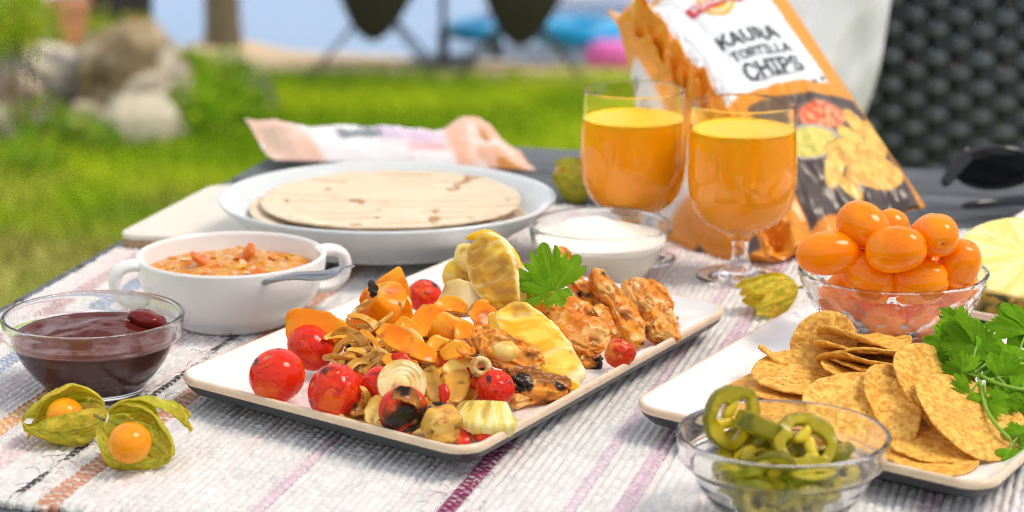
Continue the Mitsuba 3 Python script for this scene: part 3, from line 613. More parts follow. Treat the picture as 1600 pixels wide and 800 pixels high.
# cut glass bowl on the chip plate
ct = V(0.2317,-0.2410,0.0125)
k = thing('cut_glass_bowl', 'cut glass bowl heaped with oval orange tomatoes on the chip plate', 'glass bowl')
TB = [(0, 1.2), (22, 1.2), (25, 0), (28, .4), (33, 3.2), (41, 9), (48.5, 17), (53.6, 26), (56.6, 34), (57.8, 38), (57.6, 39.4), (56.6, 40.1), (55.2, 39.7), (54.4, 38), (53.4, 33), (50.6, 26), (45.6, 18), (38.6, 11), (30, 6.4), (18, 4.4), (0, 4.2)]
def cuts(p, a, r):
    z = p[:, 1:] * 1000; out = ss(-1, 1, np.gradient(p[:, 1])[:, None] * 4e4) * (np.arange(len(p))[:, None] < len(p) * .56)
    w = np.abs(((a[None] * 11 / np.pi + z * .075) % 1) - .5) + np.abs(((a[None] * 11 / np.pi - z * .075) % 1) - .5)
    return r - out * .0010 * ss(.2, .8, w) * ss(3, 8, z) * ss(36, 31, z)
put(k, at(lathe(smoothl(np.array(TB, float) * .001, 120), 352, cuts), ct), 'm_glass', 30)
# jalapeno bowl
cj = V(0.1328,-0.5386,0.0003)
lys('glass bowl of pickled jalapeno rings in the right foreground', cj)

# ---- bags ------------------------------------------------------------------------------------
BL = V(0.1758,-0.0324,0.0040); TL = V(0.0739,0.2150,0.1417); TR = V(0.1997,0.2620,0.1747); BR = V(0.3006,0.0520,0.0244)
BN = unit(np.cross(TR - TL, TL - BL)); BN = BN if BN[1] < 0 else -BN
def quad(s, t): return ((1 - s) * (1 - t))[..., None] * TL + (s * (1 - t))[..., None] * TR + ((1 - s) * t)[..., None] * BL + (s * t)[..., None] * BR
def bag_h(s, t, side):
    e = np.clip(1 - np.abs(2 * s - 1) ** 2.4, 0, 1) ** .75
    l = np.clip(np.sin(np.pi * np.clip((t + .02) / 1.02, 0, 1)), 0, 1) ** .6 * ss(0, .12, t) * ss(1, .93, t)
    p = np.stack([s * 5.5, t * 3.2, s * 0 + (0 if side > 0 else 4)], -1); q = np.stack([s * 14, t * 9, s * 0 + 2], -1)
    w = (meshkit.fbm(p, 3, 7) - .5) * .010 + np.abs(meshkit.fbm(q, 3, 3) - .5) * .005
    ridge = .0045 * np.sin(s * 34 + 3 * meshkit.noise(np.stack([s * 4, t * 6, s * 0], -1), 2)) * (np.exp(-t / .10) + np.exp(-(1 - t) / .07))
    left = np.exp(-((s - .10) / .10) ** 2) * .022 * (np.abs(meshkit.fbm(np.stack([s * 11, t * 12, s * 0 + 8], -1), 3, 9) - .5) * 2.4 - .3) * 2
    if side > 0: return .022 * e * l + (w + left) * ss(0, .06, s) * ss(1, .94, s) * ss(0, .05, t) * ss(1, .95, t) + ridge * ss(0, .03, s) * ss(1, .97, s)
    return -.060 * e * l - w * ss(0, .06, s) * ss(1, .94, s) + ridge * ss(0, .03, s) * ss(1, .97, s)
def bag_pt(s, t, off=0.0, side=1):
    p = quad(s, t) + (bag_h(s, t, side) + off)[..., None] * BN + unit(TR - TL) * (.016 * np.sin(np.pi * np.clip(t, 0, 1)) ** .8 * np.clip(1 - s, 0, 1) ** 5)[..., None]
    if side < 0: p = p - unit(TR - TL) * ((.030 + .085 * t) * np.clip(1 - np.abs(2 * s - 1) ** 2.4, 0, 1) ** .45 * np.sin(np.pi * np.clip(t, 0, 1)) ** .6)[..., None]
    return p
def zigzag(t): return t
NS, NT = 190, 300
sg, tg = np.meshgrid(np.linspace(0, 1, NS), np.linspace(0, 1, NT), indexing='ij')
ORG, WHT, DRK = np.array((.70, .26, .012)), np.array((.72, .76, .80)), np.array((.060, .040, .035))
def front_print(s, t):
    c = np.broadcast_to(ORG, s.shape + (3,)).copy()
    seal = ss(.035, .03, t)
    wm = ss(.195, .203, s + .010 * np.sin(t * 9)) * ss(.885, .875, s) * ss(.555, .548, t + .03 * np.sin(s * 3))
    c = c * (1 - wm[..., None]) + WHT * wm[..., None]
    dk = ss(.60, .61, t + .04 * np.sin(s * 3.1)) * ss(.955, .945, t - .10 * (s - .5) ** 2 * 4) * ss(.30, .32, s) * ss(1.0, .97, s + .25 * (t - .80) ** 2)
    c = c * (1 - dk[..., None]) + DRK * dk[..., None]
    def ell(cx, cy, rx, ry, a=0.0):
        x, y = (s - cx) * math.cos(a) + (t - cy) * math.sin(a), -(s - cx) * math.sin(a) + (t - cy) * math.cos(a)
        return np.hypot(x / rx, y / ry)
    def paint(m, col):
        nonlocal c
        c = c * (1 - m[..., None]) + np.asarray(col) * m[..., None]
    P3 = np.stack([s * 30, t * 40, s * 0], -1); n1 = meshkit.fbm(P3, 3, 3); n2 = meshkit.fbm(P3 * 1.7, 3, 8)
    for cx, cy, rim, f1, f2 in ((.71, .655, (.14, .10, .08), (.66, .10, .035), (.80, .36, .16)), (.56, .735, (.42, .36, .32), (.70, .60, .14), (.52, .50, .10))):
        paint(ss(1.0, .96, ell(cx, cy, .17, .060)), rim); m = ss(.86, .80, ell(cx, cy + .002, .17, .060)); paint(m, f1); paint(m * ss(.48, .58, n2), f2)
    for cx, cy, rx, ry, a in ((.90, .70, .07, .05, .8), (.80, .755, .075, .05, .3), (.93, .775, .08, .045, -.4), (.72, .80, .12, .048, .15), (.88, .835, .10, .05, .5), (.60, .83, .10, .035, -.5), (.97, .72, .05, .04, .2), (.76, .875, .12, .04, .1), (.62, .89, .07, .03, .6), (.90, .89, .09, .035, -.2)):
        e = ell(cx, cy, rx, ry, a); paint(ss(1.04, 1.0, e), (.42, .19, .03)); paint(ss(.97, .90, e), (.78, .50, .10)); paint(ss(.9, .85, e) * ss(.5, .62, n1), (.62, .32, .05))
    paint(seal, (.62, .42, .26))
    return c
def grid_mesh(pts, flip):
    f = grid_faces(pts.shape[0], pts.shape[1]); m = TM(pts.reshape(-1, 3), f)
    n = m.face_normals.mean(0)
    return TM(m.vertices, f[:, ::-1]) if (n @ BN < 0) != flip else m
bag = thing('chip_bag', 'orange and white bag of oat tortilla chips leaning behind the glasses', 'chip bag')
part(bag, 'front_panel', grid_mesh(bag_pt(sg, tg), False), 'm_film', True, front_print(sg, tg).reshape(-1, 3))
def back_print(s, t):
    c = np.broadcast_to(np.array((.64, .62, .60)), s.shape + (3,)).copy()
    o = np.maximum(ss(.012, .006, s), np.maximum(ss(.20, .17, t), np.maximum(ss(.66, .70, t), ss(.92, .93, s))))
    c = c * (1 - o[..., None]) + ORG * o[..., None]
    ln = (np.abs((t * 36) % 1 - .5) < .2) * (s > .03) * (s < .40) * (t > .30) * (t < .64) * (meshkit.noise(np.stack([s * 90, np.floor(t * 36) * 3.3, s * 0], -1), 2) > .34)
    h = (t > .22) * (t < .26) * (s > .03) * (s < .30) * (meshkit.noise(np.stack([s * 50, t * 0 + 7, s * 0], -1), 5) > .3)
    ink = np.clip(ln + h, 0, 1)[..., None] * .8
    c = c * (1 - ink) + np.array((.10, .09, .09)) * ink
    dk = (ss(.80, .82, t) * ss(.97, .95, t) * (meshkit.fbm(np.stack([s * 9, t * 9, s * 0], -1), 3, 4) > .5))[..., None]
    return c * (1 - dk) + DRK * dk
part(bag, 'back_panel', grid_mesh(bag_pt(sg, tg, 0, -1), True), 'm_film', True, back_print(sg, tg).reshape(-1, 3))
def dense(mesh, edge):
    v, f = trimesh.remesh.subdivide_to_size(mesh.vertices, mesh.faces, edge, max_iter=12); return TM(v, f)
WB, HB = np.linalg.norm(TR - TL), np.linalg.norm(TL - BL)
def on_bag(mesh, s0, t0, tilt=0.0, off=.0006):
    v = np.array(mesh.vertices); x = v[:, 0] * math.cos(tilt) - v[:, 1] * math.sin(tilt); y = v[:, 0] * math.sin(tilt) + v[:, 1] * math.cos(tilt)
    return TM(bag_pt(s0 + x / WB, t0 - y / HB, off + v[:, 2]), mesh.faces)
def word(text, s0, t0, width, height, name, col, label, off=.0006, tilt=0.0, bold=True):
    m = meshkit.text_mesh(text, height, depth=.0002, bold=bold); v = np.array(m.vertices)
    lo, hi = v[:, 0].min(), v[:, 0].max(); v[:, 0] = (v[:, 0] - (lo + hi) / 2) * width / (hi - lo); v[:, 1] -= height / 2
    kk = part(bag, name, on_bag(dense(TM(v, m.faces), .0014), s0, t0, tilt, off), 'm_food', False, col); tag(kk, label)
word('KAURA', .585, .318, .375 * WB, .0165, 'lettering', (.025, .025, .03), 'top line of dark lettering')
word('TORTILLA', .600, .388, .375 * WB, .0105, 'lettering', (.025, .025, .03), 'middle line of dark lettering')
word('CHIPS', .605, .458, .36 * WB, .0185, 'lettering', (.025, .025, .03), 'bottom line of dark lettering')
def flat_ring(r0, r1, sx=1.0):
    a = np.linspace(0, 2 * np.pi, 49)[:-1]
    v = np.vstack([np.c_[r0 * np.cos(a) * sx, r0 * np.sin(a), a * 0], np.c_[r1 * np.cos(a) * sx, r1 * np.sin(a), a * 0]]); i = np.arange(48); j = (i + 1) % 48
    return TM(v, np.vstack([np.stack([i, i + 48, j + 48], 1), np.stack([i, j + 48, j], 1)]))
kk = part(bag, 'emblem', on_bag(dense(flat_ring(.0005, .0185, .80), .004), .545, .150, 0, .0005), 'm_food', True, (.84, .46, .02)); tag(kk, 'round yellow emblem')
kk = part(bag, 'emblem_ring', on_bag(dense(flat_ring(.0110, .0150, .80), .004), .545, .150, 0, .0009), 'm_food', True, (.80, .66, .42)); tag(kk, 'pale ring in the emblem')
rb = TM(np.array([[-.026, -.0062, 0], [.026, -.0062, 0], [.026, .0062, 0], [-.026, .0062, 0.]]), [[0, 1, 2], [0, 2, 3]])
kk = part(bag, 'banner', on_bag(dense(rb, .003), .545, .150, .16, .0013), 'm_food', True, (.60, .035, .05)); tag(kk, 'red banner across the emblem')
word('POPPAMIES', .545, .150, .044, .0078, 'lettering', (.82, .80, .78), 'white lettering on the red banner', .0017, .16)
for i, (a, b, w) in enumerate(((.60, .495, .26), (.86, .52, .03), (.80, .53, .03))):
    part(bag, 'print_line', on_bag(dense(TM(np.array([[-w / 2 * WB, -.0006 - .0012 * (i > 0), 0], [w / 2 * WB, -.0006 - .0012 * (i > 0), 0], [w / 2 * WB, .0006 + .0012 * (i > 0), 0], [-w / 2 * WB, .0006 + .0012 * (i > 0), 0.]]), [[0, 1, 2], [0, 2, 3]]), .003), a, b, 0, .0006), 'm_food', True, (.16, .16, .18))

# soft printed tortilla package lying behind the dish
k = thing('tortilla_package', 'pink and white printed tortilla wrapper lying on the table behind the dish', 'package')
PL, PR_ = V(-0.1973,0.3124,0.0040), V(0.0199,0.2716,0.0040)
ax = PR_ - PL; ay = V(-.02, .078, .0)
def pack(s, t, side):
    e = np.clip(1 - np.abs(2 * t - 1) ** 2.2, 0, 1) ** .8; l = ss(0, .10, s) * ss(1, .86, s)
    p = np.stack([s * 6, t * 3, s * 0 + side], -1)
    w = (meshkit.fbm(p, 3, 4) - .5) * .009 + np.abs(meshkit.fbm(p * 3, 3, 6) - .5) * .007
    up = .016 * np.exp(-((s - .82) / .08) ** 2) * ss(.2, .9, t) + .016 * np.exp(-(s / .10) ** 2) * ss(.2, 1, t)
    h = (.018 * e * l + w * e) * (1 if side > 0 else -.25) + up + .004 * t
    h = np.maximum(h, -.0015 if side < 0 else .0003)
    return PL + s[..., None] * ax + (t - .0)[..., None] * ay + V(-.014, 0, 0) * (ss(.3, 0, s) * t)[..., None] + h[..., None] * V(0, 0, 1)
sg2, tg2 = np.meshgrid(np.linspace(0, 1, 160), np.linspace(0, 1, 80), indexing='ij')
pn = meshkit.fbm(np.stack([sg2 * 12, tg2 * 5, sg2 * 0], -1), 4, 3); pn2 = meshkit.fbm(np.stack([sg2 * 8 + 5, tg2 * 6, sg2 * 0], -1), 4, 9)
pc = np.broadcast_to(np.array((.78, .76, .78)), sg2.shape + (3,)).copy()
def pm(m, col):
    global pc
    pc = pc * (1 - m[..., None]) + np.asarray(col) * m[..., None]
pm(ss(.18, .13, sg2 + .08 * (tg2 - .5)), (.74, .48, .38)); pm(ss(.18, .14, sg2) * ss(.5, .6, pn2), (.76, .52, .42))
pm(ss(.50, .56, sg2) * ss(.48, .58, pn), (.76, .50, .50)); pm(ss(.72, .78, sg2 + .1 * pn2), (.76, .44, .30)); pm(ss(.74, .8, sg2) * ss(.5, .58, pn2), (.80, .66, .60)); pm(ss(.80, .84, sg2) * ss(.55, .65, pn), (.55, .22, .04)); pm(ss(.62, .7, sg2) * ss(.85, .92, tg2), (.74, .68, .40))
pm(ss(.25, .29, sg2) * ss(.48, .44, sg2) * ss(.28, .34, tg2) * ss(.72, .66, tg2) * (pn > .42), (.22, .25, .28)); pm(ss(.42, .46, sg2) * ss(.70, .66, sg2) * ss(.2, .3, tg2) * ss(.6, .5, tg2) * ss(.4, .5, pn2), (.60, .48, .62))
ptop, pbot = pack(sg2, tg2, 1), pack(sg2, tg2, -1)
f = grid_faces(160, 80); mt = TM(ptop.reshape(-1, 3), f); fl = mt.face_normals[:, 2].mean() < 0
part(k, 'top_film', TM(mt.vertices, f[:, ::-1] if fl else f), 'm_film', True, pc.reshape(-1, 3))
part(k, 'bottom_film', TM(pbot.reshape(-1, 3) - V(0, 0, .0006), f if fl else f[:, ::-1]), 'm_film', True, (.72, .64, .62))

# sunglasses folded on the table at the right
k = thing('sunglasses', 'black sunglasses lying on the table at the right edge', 'sunglasses')
gl = V(0.3740,0.1700,0.0278)
for i, dx in enumerate((0, .066)):
    o = gl + V(dx, .010 * i, 0)
    part(k, 'lens', at(TM(SPH[4].vertices * [.029, .006, .020], SPH[4].faces), o, rot([1, 0, 0], 30)), 'm_plastic')
    part(k, 'frame', at(ring(np.zeros(3), 1.0, .10, .10, np.eye(3), 0, 1, e=2), o, rot([1, 0, 0], 30) @ np.diag([.030, 1, .0205]) @ rot([1, 0, 0], 90) @ np.diag([1, 1, .03])) , 'm_plastic')
part(k, 'bridge', sweep([gl + V(.027, 0, .008), gl + V(.034, -.002, .012), gl + V(.041, .008, .008)], .003, .003, (0, -1, 0), k=14, n=10), 'm_plastic')
kk = part(k, 'temple', sweep([V(0.3550,0.1650,0.0429), V(0.3414,0.1550,0.0310), V(0.3294,0.1450,0.0191)], [.006, .006, .004], .0022, (.3, -.9, .3), k=20, n=12), 'm_plastic', True); tag(kk, 'temple with a brown inner face')
part(k, 'temple', sweep([V(0.3427,0.1364,0.0050), V(0.3727,0.1452,0.0060), V(0.4157,0.1630,0.0060), V(0.4408,0.1454,0.0160)], [.0030, .0034, .005, .006], .0022, (0, -.9, .4), k=24, n=12), 'm_plastic')

# wicker chair and the white throw behind the table
k = thing('wicker_chair', 'dark grey woven rattan chair behind the table at the right', 'chair')
CX, CY = .60, .80
ca, sa = math.cos(math.radians(-15)), math.sin(math.radians(-15))
def ch(a, z, d): return V(CX + a * ca - d * sa, CY + a * sa + d * ca + .16 * max(z + .25, 0), z)
SP = .024; cols_ = [-.34 + SP * i for i in range(29)]
for i in range(38):
    z = -.30 + .0148 * i
    pts = [ch(a, z, .0078 * (1 if (i + j) % 2 else -1)) for j, a in enumerate(np.linspace(-.348, .348, 30))]
    sh = .8 + .4 * rng.random()
    part(k, 'strand', sweep(pts, .0076, .0018, (0, -1, .15), k=176, n=8, e=3, cap=60), 'm_rattan', True, np.array((.085, .094, .112)) * sh)
for j, a in enumerate(cols_): part(k, 'upright', sweep([ch(a, -.31, 0), ch(a, 0, 0), ch(a, .27, 0)], .0116, .0022, (0, -1, .15), k=20, n=8, e=2.4, cap=60), 'm_rattan', True, (.028, .031, .037))
for a in (-.36, .36): part(k, 'frame_post', sweep([ch(a, -.74, .02), ch(a, -.2, 0), ch(a, .27, 0)], .018, .018, (0, -1, .1), k=30, n=14, e=2.4), 'm_rattan', True, (.03, .033, .038))
part(k, 'top_rail', sweep([ch(-.37, .275, 0), ch(0, .275, 0), ch(.37, .275, 0)], .018, .018, (0, -1, .1), k=20, n=14, e=2.4), 'm_rattan', True, (.03, .033, .038))
part(k, 'seat', at(rbox(.72, .56, .06, .02), ch(0, -.33, -.28), rot([0, 0, 1], -15)), 'm_rattan', 30, (.034, .037, .043))
for a in (-.33, .33): part(k, 'leg', at(rbox(.04, .04, .38, .005), ch(a, -.55, -.52), rot([0, 0, 1], -15)), 'm_rattan', 30, (.03, .033, .038))
k = thing('throw', 'white cloth throw hanging over the left of the wicker chair', 'cloth')
ns, nt = 90, 120
s, t = np.meshgrid(np.linspace(0, 1, ns), np.linspace(0, 1, nt), indexing='ij')
rightx = .375 - .002 * 0 + .030 * (1 - t) - .055 * t ** 2.2
X = .165 + (rightx - .165) * s
Zc = .27 - .50 * t
fold = .007 * np.sin(s * 26 + t * 17 + 4 * meshkit.noise(np.stack([s * 5, t * 5, s * 0], -1), 7)) + .028 * np.sin(s * 9 + t * 7 + 2.2 * meshkit.noise(np.stack([s * 3, t * 3, s * 0], -1), 2)) * (.4 + .6 * t) + .034 * (meshkit.fbm(np.stack([s * 3 + 2 * t, t * 2.4, s * 0], -1), 4, 5) - .5) * 2
Yc = .84 - .27 * (X - .30) + .05 * 0 + .16 * np.clip(Zc + .25, 0, 1) - .055 + fold - .03 * t
thk = V(0, .004, 0)
fr = np.stack([X, Yc, Zc], -1).reshape(-1, 3)
f = grid_faces(ns, nt); m1 = TM(fr, f)
if m1.face_normals[:, 1].mean() > 0: f = f[:, ::-1]
part(k, 'front', TM(fr, f), 'm_cloth', True, (.88, .86, .91))
part(k, 'back', TM(fr + thk, f[:, ::-1]), 'm_cloth', True, (.78, .79, .80))

# ---- food on the chicken plate ---------------------------------------------------------------
CHAR, DCH = (.022, .012, .008), (.13, .045, .012)
def tomato(c, r, label, seed, charred=0.0, up=(0.2, -.5, .85), cut=None, sq=.93):
    k = thing('cherry_tomato', label, 'tomato')
    R = basis(up)
    m = blob(np.zeros(3), (r, r, r * sq), None, 0, sub=5)
    v = np.array(m.vertices); n = unit(v); pol = np.hypot(n[:, 0], n[:, 1]) + (n[:, 2] < 0) * 9
    fold = np.abs(nz(n, 1.6, seed, 2) - .5); wr = nz(n * [1, 1, .35], 3.5, seed + 2, 3)
    v = v * (1 - .10 * np.exp(-(pol / .22) ** 2) - .05 * np.exp(-(fold / .018) ** 2) * (nz(n, 1.1, seed + 7) > .45) + .022 * (wr - .5) + .05 * (nz(n, 1.0, seed + 4) - .5))[:, None]
    col = layer(n, (.66, .022, .005), ((.74, .10, .008), 1.3, .45, .75, seed), ((.56, .012, .004), 1.8, .5, .75, seed + 1))
    if charred:
        mch = ss(.62 - charred * .34, .74 - charred * .3, nz(n, 2.2, seed + 5, 5))[:, None] * (ss(-.2, .5, n @ unit(V(-.2, -.3, .9)) if charred > .5 else n[:, 2]) if charred > .3 else ss(0, 1, n[:, 2]))[..., None]
        col = col * (1 - mch) + np.array(CHAR) * mch; v = v * (1 + .03 * mch * (nz(n, 9, seed, 3) - .5)[:, None] * 2)
    sc = np.exp(-(pol / .10) ** 2)[:, None]; col = col * (1 - sc) + np.array((.34, .20, .05)) * sc
    put(k, at(TM(v, m.faces), c, R), 'm_skin', True, col)
tomato(V(-0.1298,-0.3849,0.0285), .0158, 'leftmost roasted red cherry tomato on the chicken plate', 1, .02, (-.3, -.2, .7))
tomato(V(-0.1150,-0.3345,0.0300), .0140, 'roasted red cherry tomato behind the leftmost one, in front of the pepper slab', 2, .12, (.5, .2, .7))
tomato(V(-0.0961,-0.4114,0.0275), .0155, 'roasted red cherry tomato at the front left, right of the leftmost one', 3, .18, (-.8, -.3, .4))
tomato(V(-0.0577,-0.4414,0.0262), .0136, 'charred red cherry tomato with a blackened top at the front edge of the plate', 4, .85, (.55, -.75, -.25))
tomato(V(-0.0706,-0.4077,0.0300), .0115, 'red cherry tomato half hidden behind the charred one', 6, .15, (0, .3, .8))
tomato(V(-0.0541,-0.2216,0.0300), .0112, 'red cherry tomato at the back of the pile behind the orange peppers', 7, .15, (.2, -.2, .9))
tomato(V(-0.0090,-0.4136,0.0300), .0105, 'burst red cherry tomato beside the charred chicken', 8, .30, (.2, -.5, .9))
tomato(V(-0.0301,-0.3660,0.0269), .0115, 'glossy red cherry tomato in the middle of the onions', 9, .1, (-.3, .2, .9))
tomato(V(-0.0157,-0.4033,0.0330), .0075, 'small dark red tomato piece left of the burst tomato', 12, .5, (-.3, .2, .9))

def food(name, label, cat_, mesh, base, marks, mat='m_wet', group=None, edge=None):
    k = thing(name, label, cat_, group); col = layer(np.array(mesh.vertices), base, *marks)
    if edge is not None:
        e_ = (ss(.72, .98, np.abs(edge)) * ss(.30, .6, nz(mesh.vertices, 120, 4)))[:, None] * .8; col = col * (1 - e_) + np.array((.50, .20, .03)) * e_
        col = col * (1 - .16 * (np.cos(edge * 13) > .3))[:, None]
    put(k, mesh, mat, True, col); return k
PEP = (.86, .255, .002)
def pepper(label, path, w, t, nrm, seed, curl=.25, char=.62, group=None, base=PEP):
    m = sweep(path, w, np.array(t) * .78, nrm, k=44, n=22, e=3.2, curl=curl, cap=9, amp=.0009, f=90, seed=seed, wig=.12)
    food('pepper_piece', label, 'bell pepper', m, base, [((.80, .34, .016), 70, .45, .65, seed), ((.74, .17, .004), 60, .55, .80, seed + 1), ((.46, .10, .01), 120, char - .02, char + .12, seed + 2), (CHAR, 190, char + .10, char + .18, seed + 3)], group=group)
pepper('flat orange pepper slab standing behind the two left tomatoes', [V(-0.1297,-0.3280,0.0400), V(-0.1192,-0.3300,0.0398), V(-0.1063,-0.3320,0.0373), V(-0.0955,-0.3300,0.0337)], [.010, .0125, .0125, .009], .0024, [[0, -.95, .25], [0, -.95, .3], [.1, -.95, .3], [.4, -.9, .3]], 3, .15, .70)
pepper('tall pointed orange pepper wedge at the back left of the pile', [V(-0.0789,-0.2850,0.0278), V(-0.0736,-0.2800,0.0410), V(-0.0700,-0.2750,0.0514), V(-0.0670,-0.2700,0.0615)], [.013, .017, .010, .002], .0026, (.1, -.95, .25), 5, .3, .67)
pepper('curled orange pepper strip with a blackened top in front of the tall wedge', [V(-0.0942,-0.3050,0.0335), V(-0.0826,-0.3100,0.0395), V(-0.0718,-0.3150,0.0486), V(-0.0693,-0.3050,0.0543), V(-0.0765,-0.2950,0.0528), V(-0.0875,-0.2900,0.0425)], [.006, .008, .009, .008, .007, .005], .0022, [[0, -.7, .7], [0, -.95, .2], [.3, -.9, .2], [.2, -.6, .8], [0, -.5, .9], [0, -.9, .3]], 6, .2, .60)
pepper('orange pepper piece lying under the curled strip', [V(-0.0962,-0.3200,0.0289), V(-0.0814,-0.3200,0.0327), V(-0.0675,-0.3000,0.0309)], [.008, .012, .010], .0024, (0, -.8, .6), 7, .3, .6, None, (.66, .17, .006))
pepper('long orange pepper strip lying across the onions in the middle', [V(-0.0746,-0.3600,0.0490), V(-0.0651,-0.3650,0.0445), V(-0.0535,-0.3700,0.0396), V(-0.0421,-0.3720,0.0339)], [.005, .0068, .0064, .004], .0020, (.1, -.75, .65), 8, .25, .66)
pepper('square orange pepper piece near the centre of the pile', [V(-0.0400,-0.3450,0.0323), V(-0.0341,-0.3450,0.0417), V(-0.0298,-0.3400,0.0490)], [.011, .0125, .011], .0024, (.15, -.85, .5), 9, .2, .7)
pepper('orange pepper piece behind the square one, left of the white onion', [V(-0.0589,-0.3250,0.0437), V(-0.0484,-0.3300,0.0432), V(-0.0367,-0.3300,0.0451)], [.009, .012, .009], .0024, (0, -.6, .8), 10, .3, .66)
pepper('orange pepper strip curving upright below the lemon', [V(-0.0232,-0.3200,0.0492), V(-0.0177,-0.3250,0.0468), V(-0.0147,-0.3300,0.0405), V(-0.0154,-0.3350,0.0313)], [.006, .009, .009, .006], .0024, (.5, -.8, .3), 11, .4, .56)
pepper('yellow orange pepper strip right of the middle onions', [V(-0.0474,-0.3600,0.0404), V(-0.0396,-0.3600,0.0341), V(-0.0317,-0.3600,0.0266)], [.006, .009, .008], .0022, (.2, -.7, .7), 13, .2, .64, None, (.78, .36, .02))
pepper('orange pepper piece behind the tall wedge', [V(-0.0586,-0.2600,0.0295), V(-0.0534,-0.2750,0.0297), V(-0.0605,-0.2900,0.0261)], [.008, .010, .008], .0024, (0, -.7, .7), 14, .3, .6)

ON, ONL = (.74, .38, .040), (.84, .58, .17)
def onion(label, path, w, t, nrm, seed, curl=.5, base=ON, group='fried onion strips in the pile', char=.58, mat='m_wet', name='onion_strip'):
    m = sweep(path, w, t, nrm, k=36, n=16, e=2.6, curl=curl, cap=9, amp=.0007, f=130, seed=seed, wig=.25)
    nv = len(m.vertices); x_ = np.cos((np.minimum(np.arange(nv), 36 * 16 - 1) % 16) * 2 * np.pi / 16)
    kk = food(name, label, 'onion', m, base, [((.84, .56, .16), 95, .5, .68, seed), ((.68, .31, .04), 80, .54, .74, seed + 1), ((.40, .16, .03), 170, char + .06, char + .18, seed + 2), (CHAR, 220, char + .16, char + .22, seed + 4)], mat, group, x_)
GON = 'brown fried onion strip in the heap between the tomatoes and the pepper strips'
k = thing('onion_slice', 'pale round onion slice standing above the charred tomato', 'onion')
R = basis((.1, -.86, .5))
m = disc(.0132, .0046, .0006, 3, 16, 90, .03); lv_ = np.array(m.vertices); q_ = np.hypot(lv_[:, 0], lv_[:, 1])
m = TM(lv_ + np.stack([q_ * 0, q_ * 0, .00035 * np.cos(q_ * 2400) * (lv_[:, 2] > 0)], 1), m.faces)
part(k, 'flesh', at(m, V(-0.0590,-0.4249,0.0360), R), 'm_wet', True, layer(lv_, (.80, .64, .32), ((.70, .48, .16), 130, .48, .64, 3), ((.86, .74, .46), 160, .55, .7, 5)))
k2 = part(k, 'core', blob(V(-0.0588,-0.4288,0.0372), (.0042, .0036, .0026), R, .0004, 200, 5, 3), 'm_wet', True, (.76, .56, .22))
k = thing('onion_ring', 'small hollow onion ring right of the glossy tomato', 'onion')
m = ring(V(-0.0170,-0.4094,0.0410), .0042, .0017, .0028, basis((.35, -.8, .5)), .08, 4); put(k, m, 'm_wet', True, layer(np.array(m.vertices), (.66, .50, .22), ((.45, .2, .05), 120, .5, .65, 3)))
onion('wide golden onion petal standing right of the round slice', [V(-0.0442,-0.4140,0.0428), V(-0.0417,-0.4180,0.0346), V(-0.0378,-0.4240,0.0257)], [.004, .0060, .005], .0009, (-.5, -.8, .3), 5, .7, (.76, .46, .08), None)
onion('second golden onion petal nested right of the first standing one', [V(-0.0354,-0.4080,0.0431), V(-0.0305,-0.4120,0.0349), V(-0.0325,-0.4180,0.0245)], [.005, .0072, .005], .0009, (.2, -.9, .3), 6, .7, (.70, .36, .05), None)
onion('curved onion strip leaning against the left of the charred tomato', [V(-0.0679,-0.4400,0.0329), V(-0.0719,-0.4420,0.0271), V(-0.0746,-0.4440,0.0199)], [.004, .0055, .004], .0009, (-.4, -.8, .4), 7, .6, ONL, None)
onion('onion strip sloping down right of the charred tomato', [V(-0.0505,-0.4350,0.0267), V(-0.0449,-0.4400,0.0229), V(-0.0407,-0.4450,0.0167)], [.004, .006, .005], .0009, (.2, -.8, .5), 8, .5, (.64, .44, .14), None)
k = thing('onion_slice', 'flat pale onion slice lying under the charred tomato at the plate edge', 'onion')
m = sweep([V(-0.0779,-0.4224,0.0165), V(-0.0642,-0.4357,0.0165), V(-0.0509,-0.4444,0.0165), V(-0.0392,-0.4498,0.0165)], [.003, .005, .005, .003], .0018, (0, -.1, 1), k=40, n=16, amp=.0006, f=120, seed=3); put(k, m, 'm_wet', True, layer(np.array(m.vertices), (.80, .54, .18), ((.66, .26, .04), 90, .5, .66, 3)))
m = blob(V(-0.0369,-0.4581,0.0245), (.0095, .0080, .0088), rot([0, 0, 1], 30) @ rot([1, 0, 0], 25), .0024, 90, 5, e=4.5, sub=5)
food('onion_chunk', 'browned onion chunk with charred tip in front of the golden petals', 'onion', m, (.66, .36, .06), [((.74, .48, .12), 90, .46, .62, 2), ((.46, .18, .03), 190, .52, .70, 3), (CHAR, 170, .68, .76, 6)])
m = sweep([V(-0.0303,-0.4250,0.0217), V(-0.0223,-0.4300,0.0179), V(-0.0199,-0.4320,0.0139)], [.006, .010, .006], .004, (0, -.7, .7), amp=.001, f=90, seed=9)
food('onion_chunk', 'golden onion chunk behind the leek piece', 'onion', m, (.62, .40, .09), [(DCH, 70, .54, .66, 3)])
k = thing('leek_piece', 'ridged pale yellow leek piece at the front right of the pile', 'leek')
m = sweep([V(-0.0264,-0.4434,0.0240), V(-0.0135,-0.4489,0.0240), V(-0.0007,-0.4458,0.0230)], [.0085, .010, .0095], .0062, (0, -.55, .83), k=50, n=40, e=4, cap=20)
v = np.array(m.vertices); v += normals(m) * (.00012 * np.sin(v[:, 0] * 2600 + v[:, 1] * 900))[:, None]
put(k, TM(v, m.faces), 'm_wet', True, layer(v * [1.8, .3, .3], (.72, .56, .12), ((.80, .70, .34), 260, .45, .62, 4), ((.50, .30, .04), 160, .58, .72, 2)))
